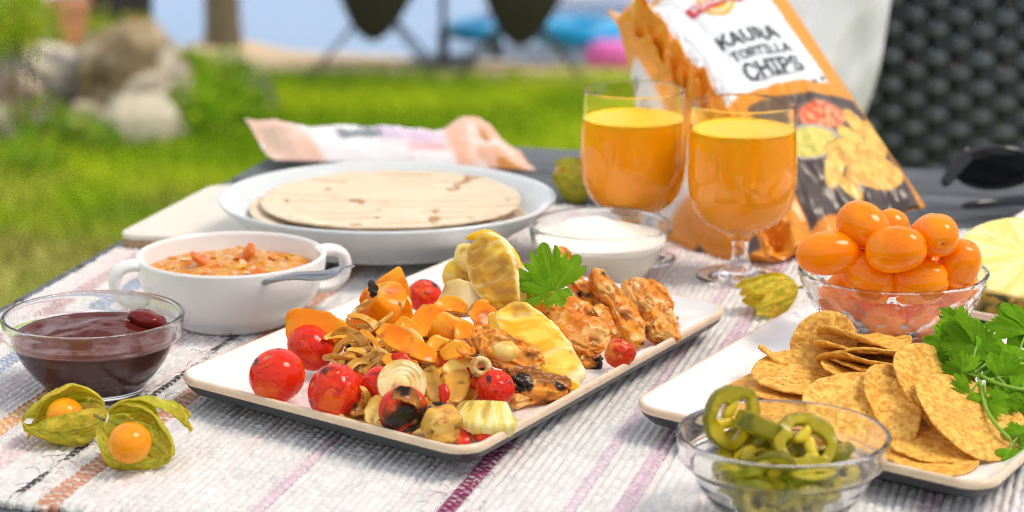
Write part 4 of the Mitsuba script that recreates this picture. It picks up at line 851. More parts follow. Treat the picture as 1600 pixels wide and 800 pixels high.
for lab, p, w, nr, s in (('flat pale leek strip lying in front of the leek piece', [V(-0.0255,-0.4427,0.0145), V(-0.0102,-0.4383,0.0145), V(0.0052,-0.4251,0.0145)], .004, (0, -.2, 1), 3), ('pale leek strip under the leek piece at its right', [V(-0.0102,-0.4385,0.0160), V(-0.0017,-0.4342,0.0160), V(0.0028,-0.4242,0.0160)], .005, (0, -.3, 1), 4)):
    onion(lab, p, [w * .6, w, w * .6], .0011, nr, s, .3, (.74, .58, .22), None, .7)
def redp(label, path, w, seed, nrm=(0, -.8, .6)):
    m = sweep(path, w, .0016, nrm, k=30, n=14, amp=.001, f=150, seed=seed, wig=.3)
    food('pepper_piece', label, 'bell pepper', m, (.56, .022, .008), [((.66, .10, .02), 110, .5, .66, seed), (DCH, 120, .58, .68, seed + 1)])
redp('bright red pepper scrap at the front edge of the plate', [V(-0.0295,-0.4591,0.0150), V(-0.0263,-0.4533,0.0180), V(-0.0280,-0.4482,0.0220), V(-0.0250,-0.4458,0.0230)], [.004, .0055, .004, .003], 2)
redp('small dark red pepper scrap beside the burst tomato', [V(-0.0245,-0.4000,0.0320), V(-0.0192,-0.4000,0.0283), V(-0.0126,-0.4000,0.0261)], [.003, .004, .003], 5)
m = blob(V(0.0623,-0.3271,0.0240), (.0085, .0068, .0085), rot([0, 1, 0], 30), .0025, 130, 6, e=2.4, sub=5)
food('tomato_piece', 'bright red roasted tomato piece between the chicken strips at the right', 'tomato', m, (.56, .035, .008), [((.70, .20, .03), 120, .48, .62, 3), ((.30, .02, .01), 90, .56, .68, 5)])
redp('red pepper scrap at the left of the onion heap', [V(-0.0900,-0.3720,0.0253), V(-0.0855,-0.3760,0.0239), V(-0.0824,-0.3800,0.0214)], [.002, .0032, .002], 11)
redp('red pepper scrap above the round onion slice', [V(-0.0664,-0.3840,0.0389), V(-0.0607,-0.3850,0.0385), V(-0.0558,-0.3860,0.0351)], [.002, .0034, .002], 12)
redp('red pepper scrap between the two standing onion petals', [V(-0.0378,-0.4240,0.0357), V(-0.0363,-0.4280,0.0305), V(-0.0376,-0.4300,0.0261)], [.002, .003, .002], 13)
redp('red pepper scrap under the leek piece', [V(-0.0196,-0.4503,0.0170), V(-0.0148,-0.4567,0.0170), V(-0.0101,-0.4545,0.0170)], [.002, .0034, .002], 14)
redp('red pepper scrap under the long chicken piece', [V(-0.0191,-0.4100,0.0249), V(-0.0139,-0.4100,0.0234), V(-0.0097,-0.4100,0.0205)], [.002, .003, .002], 8)

# the heap of fried onions and pepper bits that the larger pieces lie on
r = np.random.default_rng(31)
hx = unit(V(.549, .836, 0)); hy = V(.836, -.549, 0)
def heap_z(x, y): # height of the heap over the plate at table point x, y
    a, b = (V(x, y, 0) - V(-.0285, -.292, 0)) @ hx, (V(x, y, 0) - V(-.0285, -.292, 0)) @ hy
    return .0125 + .030 * np.exp(-(((a + .035) / .055) ** 2 + ((b - .005) / .045) ** 2))
SPOTS = [V(-0.0928,-0.3450,0.0266), V(-0.0880,-0.3337,0.0290), V(-0.0833,-0.3188,0.0324), V(-0.0908,-0.3600,0.0236), V(-0.0788,-0.3337,0.0290), V(-0.0728,-0.3450,0.0266), V(-0.0833,-0.3525,0.0251), V(-0.0689,-0.3337,0.0290), V(-0.0637,-0.3450,0.0266), V(-0.0581,-0.3488,0.0259), V(-0.0757,-0.3585,0.0239), V(-0.0690,-0.3638,0.0228), V(-0.0526,-0.3488,0.0259), V(-0.0488,-0.3563,0.0243), V(-0.0576,-0.3600,0.0236), V(-0.0860,-0.3675,0.0221), V(-0.0793,-0.3728,0.0211), V(-0.0398,-0.3540,0.0248), V(-0.0364,-0.3450,0.0266), V(-0.0292,-0.3420,0.0273), V(-0.0237,-0.3450,0.0266), V(-0.0468,-0.3390,0.0279), V(-0.0534,-0.3263,0.0307), V(-0.0739,-0.3210,0.0318), V(-0.0661,-0.3135,0.0335), V(-0.0594,-0.3150,0.0332), V(-0.0801,-0.3090,0.0346), V(-0.0731,-0.3000,0.0367), V(-0.0353,-0.3900,0.0179), V(-0.0302,-0.3810,0.0195), V(-0.0229,-0.3915,0.0176), V(-0.0183,-0.3975,0.0166), V(-0.0281,-0.3975,0.0166), V(-0.0468,-0.3840,0.0190), V(-0.0535,-0.3750,0.0206), V(-0.0473,-0.3675,0.0221), V(-0.0814,-0.3863,0.0186), V(-0.0825,-0.3975,0.0166), V(-0.0848,-0.4125,0.0140), V(-0.0728,-0.4163,0.0134), V(-0.0493,-0.3938,0.0172), V(-0.0235,-0.3337,0.0290), V(-0.0201,-0.3413,0.0274), V(-0.0267,-0.3563,0.0243), V(-0.0368,-0.3300,0.0298), V(-0.0213,-0.3825,0.0192), V(-0.0681,-0.3525,0.0251), V(-0.0625,-0.3300,0.0298), V(-0.0821,-0.3413,0.0274), V(-0.0887,-0.3525,0.0251), V(-0.0755,-0.3263,0.0307), V(-0.0567,-0.3375,0.0282), V(-0.0676,-0.3225,0.0315), V(-0.0866,-0.3263,0.0307)]
SPOTS = SPOTS + [p + V(*(r.normal(size=3) * [.006, .002, .004])) + V(0, -.004, .003) for p in SPOTS]
for i, d0 in enumerate(SPOTS):
    a = r.uniform(-.9, .9); L = r.uniform(.009, .017)
    d = V(math.cos(a), r.normal() * .3, math.sin(a) * .7 + r.normal() * .2); d = unit(d)
    b = unit(np.cross(d, (0, -.8, .6))) * r.normal() * .005 + V(0, -.6, .8) * r.uniform(0, .004)
    base = [ON, (.78, .48, .09), (.58, .25, .025), ONL][r.integers(0, 4)]
    L *= 1.05; nb = unit(r.normal(size=3) * .55 + V(0, -.8, .55)); cv = unit(np.cross(d, nb)) * r.choice((-1, 1)) * r.uniform(.003, .007)
    onion(GON, [d0 - d * L, d0 - d * L * .3 + b + cv, d0 + d * L * .4 + b + cv, d0 + d * L], [.0016, r.uniform(.0018, .0032), .0015], r.uniform(.0007, .0011), nb, 100 + i, r.uniform(.1, .6), base)
for i, p in enumerate([V(-0.0441,-0.3332,0.0216), V(-0.0335,-0.4068,0.0100), V(-0.0872,-0.3244,0.0232), V(-0.0334,-0.3988,0.0111), V(-0.0552,-0.3884,0.0126), V(-0.0522,-0.3932,0.0119), V(-0.0471,-0.3180,0.0244), V(-0.0688,-0.3468,0.0192), V(-0.0229,-0.3708,0.0152), V(-0.0835,-0.3572,0.0174), V(-0.0678,-0.3748,0.0146), V(-0.0610,-0.3756,0.0145), V(-0.0493,-0.3748,0.0146), V(-0.0622,-0.3116,0.0256), V(-0.0759,-0.4052,0.0102), V(-0.0835,-0.3636,0.0164), V(-0.0842,-0.3996,0.0110), V(-0.0852,-0.3340,0.0214), V(-0.0781,-0.3428,0.0199), V(-0.0214,-0.3972,0.0113), V(-0.0761,-0.3252,0.0231), V(-0.0458,-0.3124,0.0255), V(-0.0383,-0.3444,0.0196), V(-0.0706,-0.3764,0.0144), V(-0.0705,-0.3180,0.0244), V(-0.0570,-0.3964,0.0114)]):
    m = blob(p, (r.uniform(.006, .010), .006, r.uniform(.004, .007)), rot(unit(r.normal(size=3)), 40), .0018, 110, 200 + i, 3, e=2.6)
    food('vegetable_chunk', 'small browned vegetable chunk deep in the heap under the onion strips', 'vegetable', m, [(.70, .38, .06), (.78, .27, .01), (.62, .26, .03)][i % 3], [((.34, .12, .02), 150, .5, .66, i), (CHAR, 170, .66, .74, i + 1)], group='browned chunks deep in the heap')
for i, p in enumerate([V(-0.0625,-0.3462,0.0319), V(-0.0715,-0.3702,0.0270), V(-0.0441,-0.3545,0.0302), V(-0.0125,-0.4153,0.0189), V(-0.0138,-0.3890,0.0235), V(-0.0148,-0.3882,0.0236), V(-0.0644,-0.3680,0.0275), V(-0.0886,-0.3882,0.0236), V(-0.0223,-0.4310,0.0164), V(-0.0295,-0.3627,0.0285), V(-0.0233,-0.4130,0.0193), V(-0.0929,-0.3417,0.0329), V(-0.0879,-0.3702,0.0270), V(-0.0453,-0.4280,0.0169), V(-0.0597,-0.4220,0.0178), V(-0.0540,-0.3485,0.0314), V(-0.0093,-0.4197,0.0182), V(-0.0712,-0.4197,0.0182), V(-0.0446,-0.3830,0.0246), V(-0.0627,-0.3747,0.0261), V(-0.0626,-0.4325,0.0162), V(-0.0199,-0.4295,0.0166), V(-0.0761,-0.4040,0.0208), V(-0.0633,-0.3777,0.0256), V(-0.0813,-0.3605,0.0290), V(-0.0752,-0.4287,0.0167), V(-0.0671,-0.3657,0.0279), V(-0.0296,-0.3927,0.0228), V(-0.0398,-0.4040,0.0208), V(-0.0524,-0.3635,0.0284), V(-0.0765,-0.3702,0.0270), V(-0.0209,-0.4100,0.0198), V(-0.0216,-0.3590,0.0293), V(-0.0692,-0.4040,0.0208)]):
    m = blob(p, np.array([.0016, .0012, .0010]) * r.uniform(.5, 1.3), rot(unit(r.normal(size=3)), 50), .0006, 500, i, 2)
    food('charred_crumb', 'tiny charred crumb on the fried vegetables', 'crumb', m, CHAR if i % 3 else DCH, [], 'm_food', 'charred crumbs on the vegetables')
for i, p in enumerate([V(0.1019,-0.2143,0.0140), V(-0.0260,-0.4667,0.0140), V(0.0869,-0.2878,0.0140), V(-0.0748,-0.4101,0.0140), V(-0.0844,-0.4180,0.0140), V(-0.0876,-0.4124,0.0140), V(-0.0907,-0.3800,0.0140), V(-0.0335,-0.4604,0.0140), V(0.0559,-0.3322,0.0140)]):
    m = blob(p, (.0019, .0014, .001), rot([0, 0, 1], 40 * i), .0006, 500, i, 2)
    food('crumb', 'small brown crumb fallen on the white plate', 'crumb', m, (.30, .13, .03), [], 'm_food', 'crumbs on the plate')
k = thing('burnt_skin', 'curled black burnt skin on the tip of the curled pepper strip', 'burnt vegetable')
put(k, sweep([V(-0.0819,-0.3180,0.0563), V(-0.0800,-0.3180,0.0601), V(-0.0809,-0.3140,0.0625), V(-0.0784,-0.3140,0.0610)], [.002, .0034, .002, .0014], .0010, (0, -.9, .3), amp=.002, f=260, seed=4), 'm_food', True, CHAR)

for i, (lab, pth, w_) in enumerate((('narrow orange pepper strip at the left edge of the onion heap', [V(-0.0878,-0.3350,0.0389), V(-0.0807,-0.3450,0.0342), V(-0.0773,-0.3550,0.0273)], .0048), ('orange pepper strip between the round onion slice and the long strip', [V(-0.0711,-0.3750,0.0370), V(-0.0620,-0.3800,0.0333), V(-0.0513,-0.3820,0.0332)], .0046),
        ('short orange pepper strip above the glossy tomato', [V(-0.0392,-0.3720,0.0346), V(-0.0314,-0.3700,0.0385), V(-0.0236,-0.3700,0.0370)], .0050), ('orange pepper strip behind the square piece', [V(-0.0444,-0.3150,0.0463), V(-0.0364,-0.3100,0.0488), V(-0.0267,-0.3120,0.0455)], .0052),
        ('pale orange pepper strip under the tall wedge', [V(-0.0899,-0.3000,0.0367), V(-0.0804,-0.3050,0.0319), V(-0.0678,-0.3100,0.0318)], .0060), ('orange pepper strip standing left of the glazed chicken', [V(-0.0305,-0.3450,0.0474), V(-0.0275,-0.3500,0.0413), V(-0.0282,-0.3550,0.0333)], .0052), ('orange pepper strip right of the curled one', [V(-0.0655,-0.3250,0.0437), V(-0.0594,-0.3300,0.0394), V(-0.0547,-0.3400,0.0350)], .0055))):
    pepper(lab, pth, [w_ * .7, w_, w_ * .7], .0020, (.1 * (i % 3 - 1), -.8, .6), 40 + i, .3, .68)

for i, (lab, pth) in enumerate((('dark charred onion skin draped over the charred tomato', [V(-0.0632,-0.4520,0.0366), V(-0.0576,-0.4560,0.0400), V(-0.0516,-0.4550,0.0369), V(-0.0491,-0.4520,0.0317)]), ('brown curled onion skin left of the charred tomato', [V(-0.0864,-0.4288,0.0200), V(-0.0818,-0.4260,0.0220), V(-0.0782,-0.4180,0.0180)]),
        ('charred onion skin behind the third left tomato', [V(-0.0946,-0.3720,0.0264), V(-0.0888,-0.3680,0.0282), V(-0.0837,-0.3700,0.0258)]), ('charred onion skin beside the small hollow ring', [V(-0.0250,-0.3700,0.0340), V(-0.0206,-0.3750,0.0333), V(-0.0185,-0.3800,0.0296)]), ('charred onion skin in front of the standing petals', [V(-0.0436,-0.4360,0.0280), V(-0.0381,-0.4380,0.0258), V(-0.0334,-0.4360,0.0266)]))):
    m = sweep(pth, [.0018, .0042, .0038, .0018], .0006, (.1, -.7, .7), k=30, n=12, curl=.5, amp=.0012, f=200, seed=80 + i, wig=.4)
    food('onion_skin', lab, 'onion', m, (.34, .12, .018), [((.62, .30, .05), 160, .52, .66, i), (CHAR, 130, .50, .60, i + 2)])

# chicken
CH = (.76, .295, .030)
def chick_marks(seed, char=.62):
    return [((.78, .46, .15), 60, .46, .70, seed), ((.70, .22, .020), 90, .48, .68, seed + 1), ((.56, .13, .010), 210, .56, .70, seed + 2), ((.84, .54, .20), 160, .60, .72, seed + 5), ((.26, .07, .01), 420, .70, .78, seed + 6), ((.30, .10, .015), 85, char + .02, char + .12, seed + 3), (CHAR, 95, char + .09, char + .17, seed + 4)]
def chicken(label, path, w, t, nrm, seed, curl=0.0, char=.62, amp=.0022):
    m = sweep(path, np.array(w) * .86, np.array(t) * .92, nrm, k=100, n=60, e=3.0, curl=curl, cap=7, amp=amp, f=70, seed=seed, wig=.30)
    ax = unit(np.asarray(path[-1]) - np.asarray(path[0])); v = np.array(m.vertices); nn = normals(m); q = v - .78 * (v @ ax)[:, None] * ax
    fib = np.abs(nz(q, 170, seed + 3, 3) - .5) * 2
    v = v + nn * (-.0020 * ss(.16, .0, fib) + .0012 * (nz(v, 150, seed + 1) - .5) * 2 + .0008 * (nz(q, 480, seed + 4, 3) - .5) * 2)[:, None]
    col = layer(v, CH, *chick_marks(seed, char)) * (1 - .28 * ss(.52, .68, nz(q, 260, seed + 8))[:, None] * np.array((.5, .8, 1.0)))
    k = thing('chicken_piece', label, 'chicken'); put(k, TM(v, m.faces), 'm_wet', True, col)
chicken('long golden chicken piece in the middle, below the coriander leaf', [V(0.0068,-0.2850,0.0423), V(0.0189,-0.2900,0.0351), V(0.0377,-0.2950,0.0275), V(0.0558,-0.2950,0.0197)], [.008, .0135, .016, .012], .009, (.2, -.75, .65), 2, 0, .70)
chicken('chicken strip rising up behind the coriander leaf, leftmost upright strip', [V(0.0555,-0.2600,0.0255), V(0.0484,-0.2520,0.0354), V(0.0388,-0.2460,0.0458), V(0.0327,-0.2400,0.0555), V(0.0304,-0.2350,0.0655)], [.007, .0075, .007, .0068, .0055], .0055, (.4, -.85, .3), 3, 0, .66)
chicken('chicken strip leaning diagonally, second upright strip from the left', [V(0.0730,-0.2850,0.0148), V(0.0706,-0.2750,0.0258), V(0.0615,-0.2620,0.0381), V(0.0532,-0.2550,0.0482), V(0.0510,-0.2500,0.0556)], [.008, .010, .0095, .008, .006], .0070, (.4, -.85, .3), 4, 0, .62)
chicken('rough seasoned chicken lump at the back right of the pile', [V(0.0678,-0.2250,0.0354), V(0.0781,-0.2250,0.0321), V(0.0878,-0.2350,0.0259), V(0.0827,-0.2450,0.0173)], [.008, .014, .013, .008], .010, (.2, -.8, .6), 5, 0, .68, .003)
chicken('rightmost blunt chicken piece near the plate edge', [V(0.0839,-0.2620,0.0333), V(0.0890,-0.2680,0.0246), V(0.0895,-0.2750,0.0154)], [.009, .0125, .0115], .009, (.2, -.9, .4), 6, 0, .72, .0025)
chicken('chicken strip lying between the long piece and the diagonal strip', [V(0.0479,-0.2680,0.0365), V(0.0566,-0.2720,0.0269), V(0.0640,-0.2800,0.0173)], [.006, .008, .006], .006, (.3, -.8, .5), 7, 0, .64)
chicken('small charred chicken end below the long piece', [V(0.0392,-0.3120,0.0137), V(0.0484,-0.3150,0.0131), V(0.0536,-0.3160,0.0134)], [.005, .0068, .0052], .006, (0, -.8, .6), 8, 0, .44)
chicken('glazed chicken piece under the lemon slice', [V(-0.0198,-0.3550,0.0352), V(-0.0090,-0.3580,0.0361), V(0.0054,-0.3620,0.0298), V(0.0162,-0.3650,0.0232)], [.009, .013, .013, .009], .009, (0, -.75, .66), 9, 0, .66)
chicken('blackened chicken piece at the front right of the pile', [V(-0.0035,-0.3900,0.0289), V(0.0088,-0.3900,0.0253), V(0.0212,-0.3870,0.0221), V(0.0326,-0.3820,0.0228)], [.007, .010, .0095, .006], .0065, (.05, -.7, .7), 10, 0, .43)
chicken('golden chicken strip in front of the blackened piece', [V(0.0000,-0.4013,0.0185), V(0.0141,-0.3872,0.0185), V(0.0314,-0.3753,0.0185)], [.004, .0058, .0045], .0050, (0, -.4, .9), 11, 0, .72)
chicken('reddish charred chicken bit left of the lemon slice', [V(-0.0305,-0.3600,0.0423), V(-0.0279,-0.3650,0.0363), V(-0.0232,-0.3700,0.0303)], [.006, .009, .007], .006, (.2, -.85, .5), 12, 0, .50)
chicken('pale chicken bit between the pepper strip and the glazed chicken', [V(-0.0224,-0.3500,0.0432), V(-0.0181,-0.3520,0.0381), V(-0.0152,-0.3560,0.0306)], [.006, .009, .007], .006, (.2, -.85, .5), 13, 0, .72)
chicken('chicken piece at the back of the pile under the coriander leaf', [V(0.0096,-0.2550,0.0422), V(0.0193,-0.2600,0.0355), V(0.0346,-0.2620,0.0301), V(0.0481,-0.2650,0.0249)], [.010, .013, .013, .010], .010, (0, -.7, .7), 14, 0, .68)
chicken('chicken piece at the bottom of the pile behind the lemon slice', [V(-0.0150,-0.3000,0.0367), V(0.0000,-0.3050,0.0303), V(0.0187,-0.3100,0.0240), V(0.0336,-0.3120,0.0168)], [.012, .015, .014, .010], .010, (0, -.7, .7), 15, 0, .66)
m = blob(V(-0.0035,-0.3956,0.0460), (.0075, .0065, .0055), None, .001, 90, 3)
food('onion_chunk', 'round golden onion piece on the glazed chicken', 'onion', m, (.70, .38, .05), [((.78, .54, .18), 80, .5, .62, 2)])

# lemon
def lemon(label, path, w, t, nrm, seed, rind_path, rw, rn, brown, extra=None):
    k = thing('lemon_wedge', label, 'lemon')
    m = sweep(path, w, t, nrm, k=80, n=40, e=3, curl=.10, wig=.10, cap=10, amp=.0006, f=120, seed=seed)
    v = np.array(m.vertices); nv = len(v); ix = np.minimum(np.arange(nv), 80 * 40 - 1); u_ = (ix // 40) / 79.0; x_ = np.cos((ix % 40) * 2 * np.pi / 40)
    q = np.stack([u_ * 15 + x_ * 3.0, x_ * 1.6 - u_ * 2, u_ * 0 + seed], 1); ves = meshkit.fbm(q * np.array([1, 1, 1]), 3, seed)
    col = np.array((.76, .40, .016))[None] + (np.array((.86, .60, .09)) - np.array((.76, .40, .016))) * ss(.36, .66, ves)[:, None]
    mem = np.exp(-((((u_ * 2.2 + .25 * x_ + .1) % 1) - .5) / .05) ** 2)[:, None] * .55; col = col * (1 - mem) + np.array((.88, .74, .36)) * mem
    pith = np.maximum(ss(.82, .92, np.abs(x_)), ss(.86, .95, u_) * (seed > 4))[:, None] * .85; col = col * (1 - pith) + np.array((.88, .78, .46)) * pith
    v = v + normals(m) * (.0006 * (meshkit.fbm(q * 1.2, 3, seed + 2) - .5) * 2 + .0012 * (nz(v, 75, seed + 4, 2) - .5) * 2)[:, None]; m = TM(v, m.faces)
    br_ = ss(brown, brown + .16, nz(np.stack([u_ * 2.2, x_ * .9, u_ * 0 + seed], 1), 1.6, seed + 3, 4)) * ss(.95, .55, np.abs(x_)) * (.55 + .45 * ss(.42, .58, nz(v, 260, 3)))
    br_ = np.maximum(br_, .7 * ss(.90, .97, np.abs(x_)) * ss(.44, .6, nz(v, 160, 5)))[:, None] * .85; col = col * (1 - br_) + np.array((.42, .18, .025)) * br_
    kk = part(k, 'flesh', m, 'm_wet', True, col)
    m = sweep(rind_path, rw[0], rw[1], rn, k=70, n=24, e=2.4, curl=.2, cap=10, amp=.0004, f=400, seed=seed)
    part(k, 'rind', m, 'm_food', True, layer(np.array(m.vertices), (.80, .50, .022), ((.72, .36, .02), 60, .52, .68, seed), ((.82, .70, .40), 90, .60, .72, seed + 2), (DCH, 80, .66, .74, seed + 4)))
    return k
lemon('upright grilled lemon wedge with browned flesh, tallest piece of the pile', [V(-0.0219,-0.2750,0.0792), V(-0.0158,-0.2820,0.0724), V(-0.0105,-0.2920,0.0641), V(-0.0045,-0.3000,0.0542), V(0.0015,-0.3050,0.0451)], [.009, .0150, .0165, .013, .006], .0045, (-.35, -.9, .2), 3,
      [V(-0.0273,-0.2700,0.0784), V(-0.0114,-0.2720,0.0793), V(-0.0019,-0.2820,0.0732), V(0.0037,-0.2940,0.0615), V(0.0052,-0.3040,0.0464)], ([.002, .005, .0058, .0055, .004], .0022), (.75, -.6, .2), .38)
lemon('long grilled lemon slice lying diagonally over the chicken at the front', [V(-0.0047,-0.3350,0.0541), V(0.0044,-0.3450,0.0470), V(0.0162,-0.3550,0.0371), V(0.0280,-0.3620,0.0279), V(0.0379,-0.3700,0.0199)], [.0085, .0140, .0150, .0115, .0070], .0042, (.18, -.80, .58), 5,
      [V(-0.0117,-0.3380,0.0519), V(-0.0051,-0.3520,0.0407), V(0.0072,-0.3620,0.0309), V(0.0222,-0.3700,0.0228), V(0.0375,-0.3740,0.0181)], ([.003, .0045, .0045, .004, .003], .0020), (-.4, -.7, .4), .56)
k = thing('lemon_end', 'yellow lemon end piece with its stem scar at the back left of the upright wedge', 'lemon')
m = blob(V(-0.0322,-0.2620,0.0540), (.0095, .0085, .0105), rot([0, 1, 0], 25), .0007, 70, 3, 4); part(k, 'rind', m, 'm_food', True, layer(np.array(m.vertices), (.78, .52, .04), ((.70, .36, .03), 80, .52, .66, 2), ((.84, .70, .32), 60, .55, .7, 4)))
kk = part(k, 'stem_scar', blob(V(-0.0297,-0.2720,0.0522), (.0024, .0016, .0024), None, .0006, 400, 2, 3), 'm_food', True, (.24, .13, .02))
m = sweep([V(-0.0416,-0.2850,0.0474), V(-0.0309,-0.2900,0.0464), V(-0.0196,-0.2900,0.0472), V(-0.0136,-0.2880,0.0498)], [.009, .0120, .0105, .007], .0060, (0, -.8, .5), k=60, n=30, curl=.3, amp=.0012, f=70, seed=4)
food('onion_chunk', 'big pale layered onion wedge below the lemon end', 'onion', m, (.68, .50, .20), [((.76, .62, .34), 60, .48, .62, 3), ((.50, .24, .05), 70, .54, .68, 5)])
m = sweep([V(-0.0243,-0.3000,0.0437), V(-0.0179,-0.3020,0.0435), V(-0.0120,-0.3020,0.0450)], [.004, .0065, .005], .0045, (0, -.8, .5), amp=.0008, f=90, seed=7)
food('onion_chunk', 'small browned onion piece below the upright lemon wedge', 'onion', m, (.64, .38, .08), [(DCH, 90, .58, .68, 5)])
m = sweep([V(-0.0337,-0.2620,0.0666), V(-0.0248,-0.2660,0.0652), V(-0.0160,-0.2720,0.0585)], [.007, .0090, .007], .005, (0, -.8, .5), amp=.001, f=80, seed=9)
food('lemon_piece', 'pale lemon piece between the lemon end and the upright wedge', 'lemon', m, (.78, .58, .18), [((.62, .34, .04), 80, .54, .66, 5)])

# ---- coriander -------------------------------------------------------------------------------
def leaf_mesh(base, tip, nrm, seed, spread=1.9, bendk=.25, lobes=3):
    base, tip = np.asarray(base, float), np.asarray(tip, float); d = tip - base; L = np.linalg.norm(d); d = d / L
    n_ = unit(np.asarray(nrm, float) - d * (np.asarray(nrm, float) @ d)); s = np.cross(n_, d); r_ = np.random.default_rng(seed)
    na, nr = 130, 12
    ph = np.linspace(-spread, spread, na)
    cen = np.array([-1.0, 0.0, 1.0]) * spread / 1.7
    o = np.zeros(na) + .30; k_ = 1.7 / spread
    for i, c in enumerate(cen):
        amp = (1.0 if abs(c) < .1 else .88) * r_.uniform(.92, 1.05); q_ = np.abs(ph - c) * k_
        e = np.clip(1 - (q_ / .62) ** 3.4, 0, 1) ** .45
        tooth = 1 - .20 * ss(.07, .0, np.abs(q_ - .24)) - .085 * (1 - np.abs(np.cos((ph - c) * k_ * 9.5 + i * .4))) - .10 * q_
        o = np.maximum(o, amp * (.24 + .76 * e) * tooth)
    o = o * np.where(np.abs(ph) > spread * .93, .75, 1)
    rr = np.linspace(0, 1, nr) ** .85
    x = rr[:, None] * o * np.sin(ph); y = rr[:, None] * o * np.cos(ph)
    q = np.stack([x, y, x * 0], -1)
    z = -bendk * (x ** 2 + np.clip(y, 0, 2) ** 2 * .7) + .10 * (meshkit.fbm(q * 2.6 + seed * 1.7, 3, seed) - .5) * 2
    for c in cen: z += .045 * rr[:, None] * (np.abs(np.sin((ph - c) * 1.0)) * (np.abs(ph - c) < .6))
    vein = np.zeros_like(x)
    for c in cen:
        t_ = x * math.cos(c) - y * math.sin(c); al = x * math.sin(c) + y * math.cos(c)
        vein = np.maximum(vein, np.exp(-(t_ / .018) ** 2) * (al > 0)); vein = np.maximum(vein, .6 * np.exp(-((np.abs(t_) * 1.0 - (al * 3.0 % .42) * .9) / .02) ** 2) * (al > .1) * (np.abs(t_) < .3))
    v = base + L * (x[..., None] * s + y[..., None] * d + z[..., None] * n_)
    col = np.array((.145, .33, .012))[None, None] * (.75 + .6 * meshkit.fbm(q * 3 + seed, 3, seed + 1))[..., None]
    col = col * (1 - .45 * vein[..., None]) + np.array((.30, .46, .08)) * .45 * vein[..., None]
    return TM(v.reshape(-1, 3), grid_faces(nr, na)), col.reshape(-1, 3)
k = thing('coriander_leaf', 'single coriander leaf on top of the grilled chicken', 'coriander leaf')
for i, (b, t) in enumerate(((V(0.0246,-0.3050,0.0555), V(0.0171,-0.3000,0.0830)), (V(0.0230,-0.3080,0.0563), V(0.0045,-0.3040,0.0622)), (V(0.0245,-0.3080,0.0563), V(0.0295,-0.3180,0.0502)))):
    m, c = leaf_mesh(b, t, (-.1, -.8, .6), 40 + i, [1.5, 1.3, 1.5][i], .2); part(k, 'leaflet', m, 'm_leaf', True, c * 1.05)
bun = thing('coriander_bunch', 'bunch of fresh coriander lying on the tortilla chips at the right edge', 'coriander')
CL = [(V(0.2483,-0.4250,0.0425), V(0.2327,-0.4000,0.0675), (-.1, -.75, .65), 1.5), (V(0.2455,-0.4300,0.0465), V(0.2552,-0.4000,0.0675), (.1, -.8, .6), 1.4), (V(0.2473,-0.4300,0.0447), V(0.2722,-0.4100,0.0567), (.1, -.7, .7), 1.6), (V(0.2488,-0.4320,0.0410), V(0.2770,-0.4300,0.0429), (.1, -.7, .7), 1.6),
      (V(0.2474,-0.4350,0.0434), V(0.2284,-0.4300,0.0476), (-.2, -.8, .55), 1.5), (V(0.2472,-0.4400,0.0421), V(0.2323,-0.4520,0.0268), (-.1, -.8, .6), 1.4), (V(0.2500,-0.4400,0.0407), V(0.2494,-0.4620,0.0237), (0, -.8, .6), 1.3), (V(0.2583,-0.4350,0.0427), V(0.2771,-0.4500,0.0268), (.2, -.8, .6), 1.6),
      (V(0.2771,-0.4000,0.0484), V(0.2920,-0.3700,0.0636), (.1, -.8, .5), 1.5), (V(0.2667,-0.3900,0.0509), V(0.2852,-0.3750,0.0577), (.1, -.7, .7), 1.5), (V(0.2369,-0.4000,0.0502), V(0.2257,-0.3800,0.0462), (-.1, -.7, .7), 1.4), (V(0.2405,-0.4000,0.0484), V(0.2323,-0.3750,0.0521), (-.1, -.7, .7), 1.4),
      (V(0.2456,-0.3900,0.0509), V(0.2450,-0.3700,0.0644), (0, -.9, .4), 1.5), (V(0.2575,-0.4200,0.0489), V(0.2653,-0.3950,0.0589), (.1, -.8, .6), 1.5), (V(0.2646,-0.4200,0.0453), V(0.2870,-0.4100,0.0513), (.1, -.7, .7), 1.5), (V(0.2554,-0.4150,0.0420), V(0.2439,-0.4000,0.0502), (-.1, -.8, .6), 1.6),
      (V(0.2584,-0.4780,0.0206), V(0.2693,-0.4680,0.0277), (.1, -.8, .6), 1.4), (V(0.2584,-0.4780,0.0206), V(0.2519,-0.4920,0.0150), (0, -.8, .6), 1.3), (V(0.2597,-0.4780,0.0199), V(0.2692,-0.4840,0.0157), (.1, -.7, .7), 1.4), (V(0.2714,-0.4400,0.0336), V(0.2903,-0.4300,0.0376), (.1, -.7, .7), 1.5), (V(0.2710,-0.4400,0.0407), V(0.2642,-0.4520,0.0285), (.1, -.8, .6), 1.5),
      (V(0.2559,-0.4400,0.0389), V(0.2651,-0.4550,0.0313), (.1, -.8, .6), 1.5), (V(0.2438,-0.4200,0.0489), V(0.2298,-0.4050,0.0498), (-.1, -.8, .6), 1.5)]
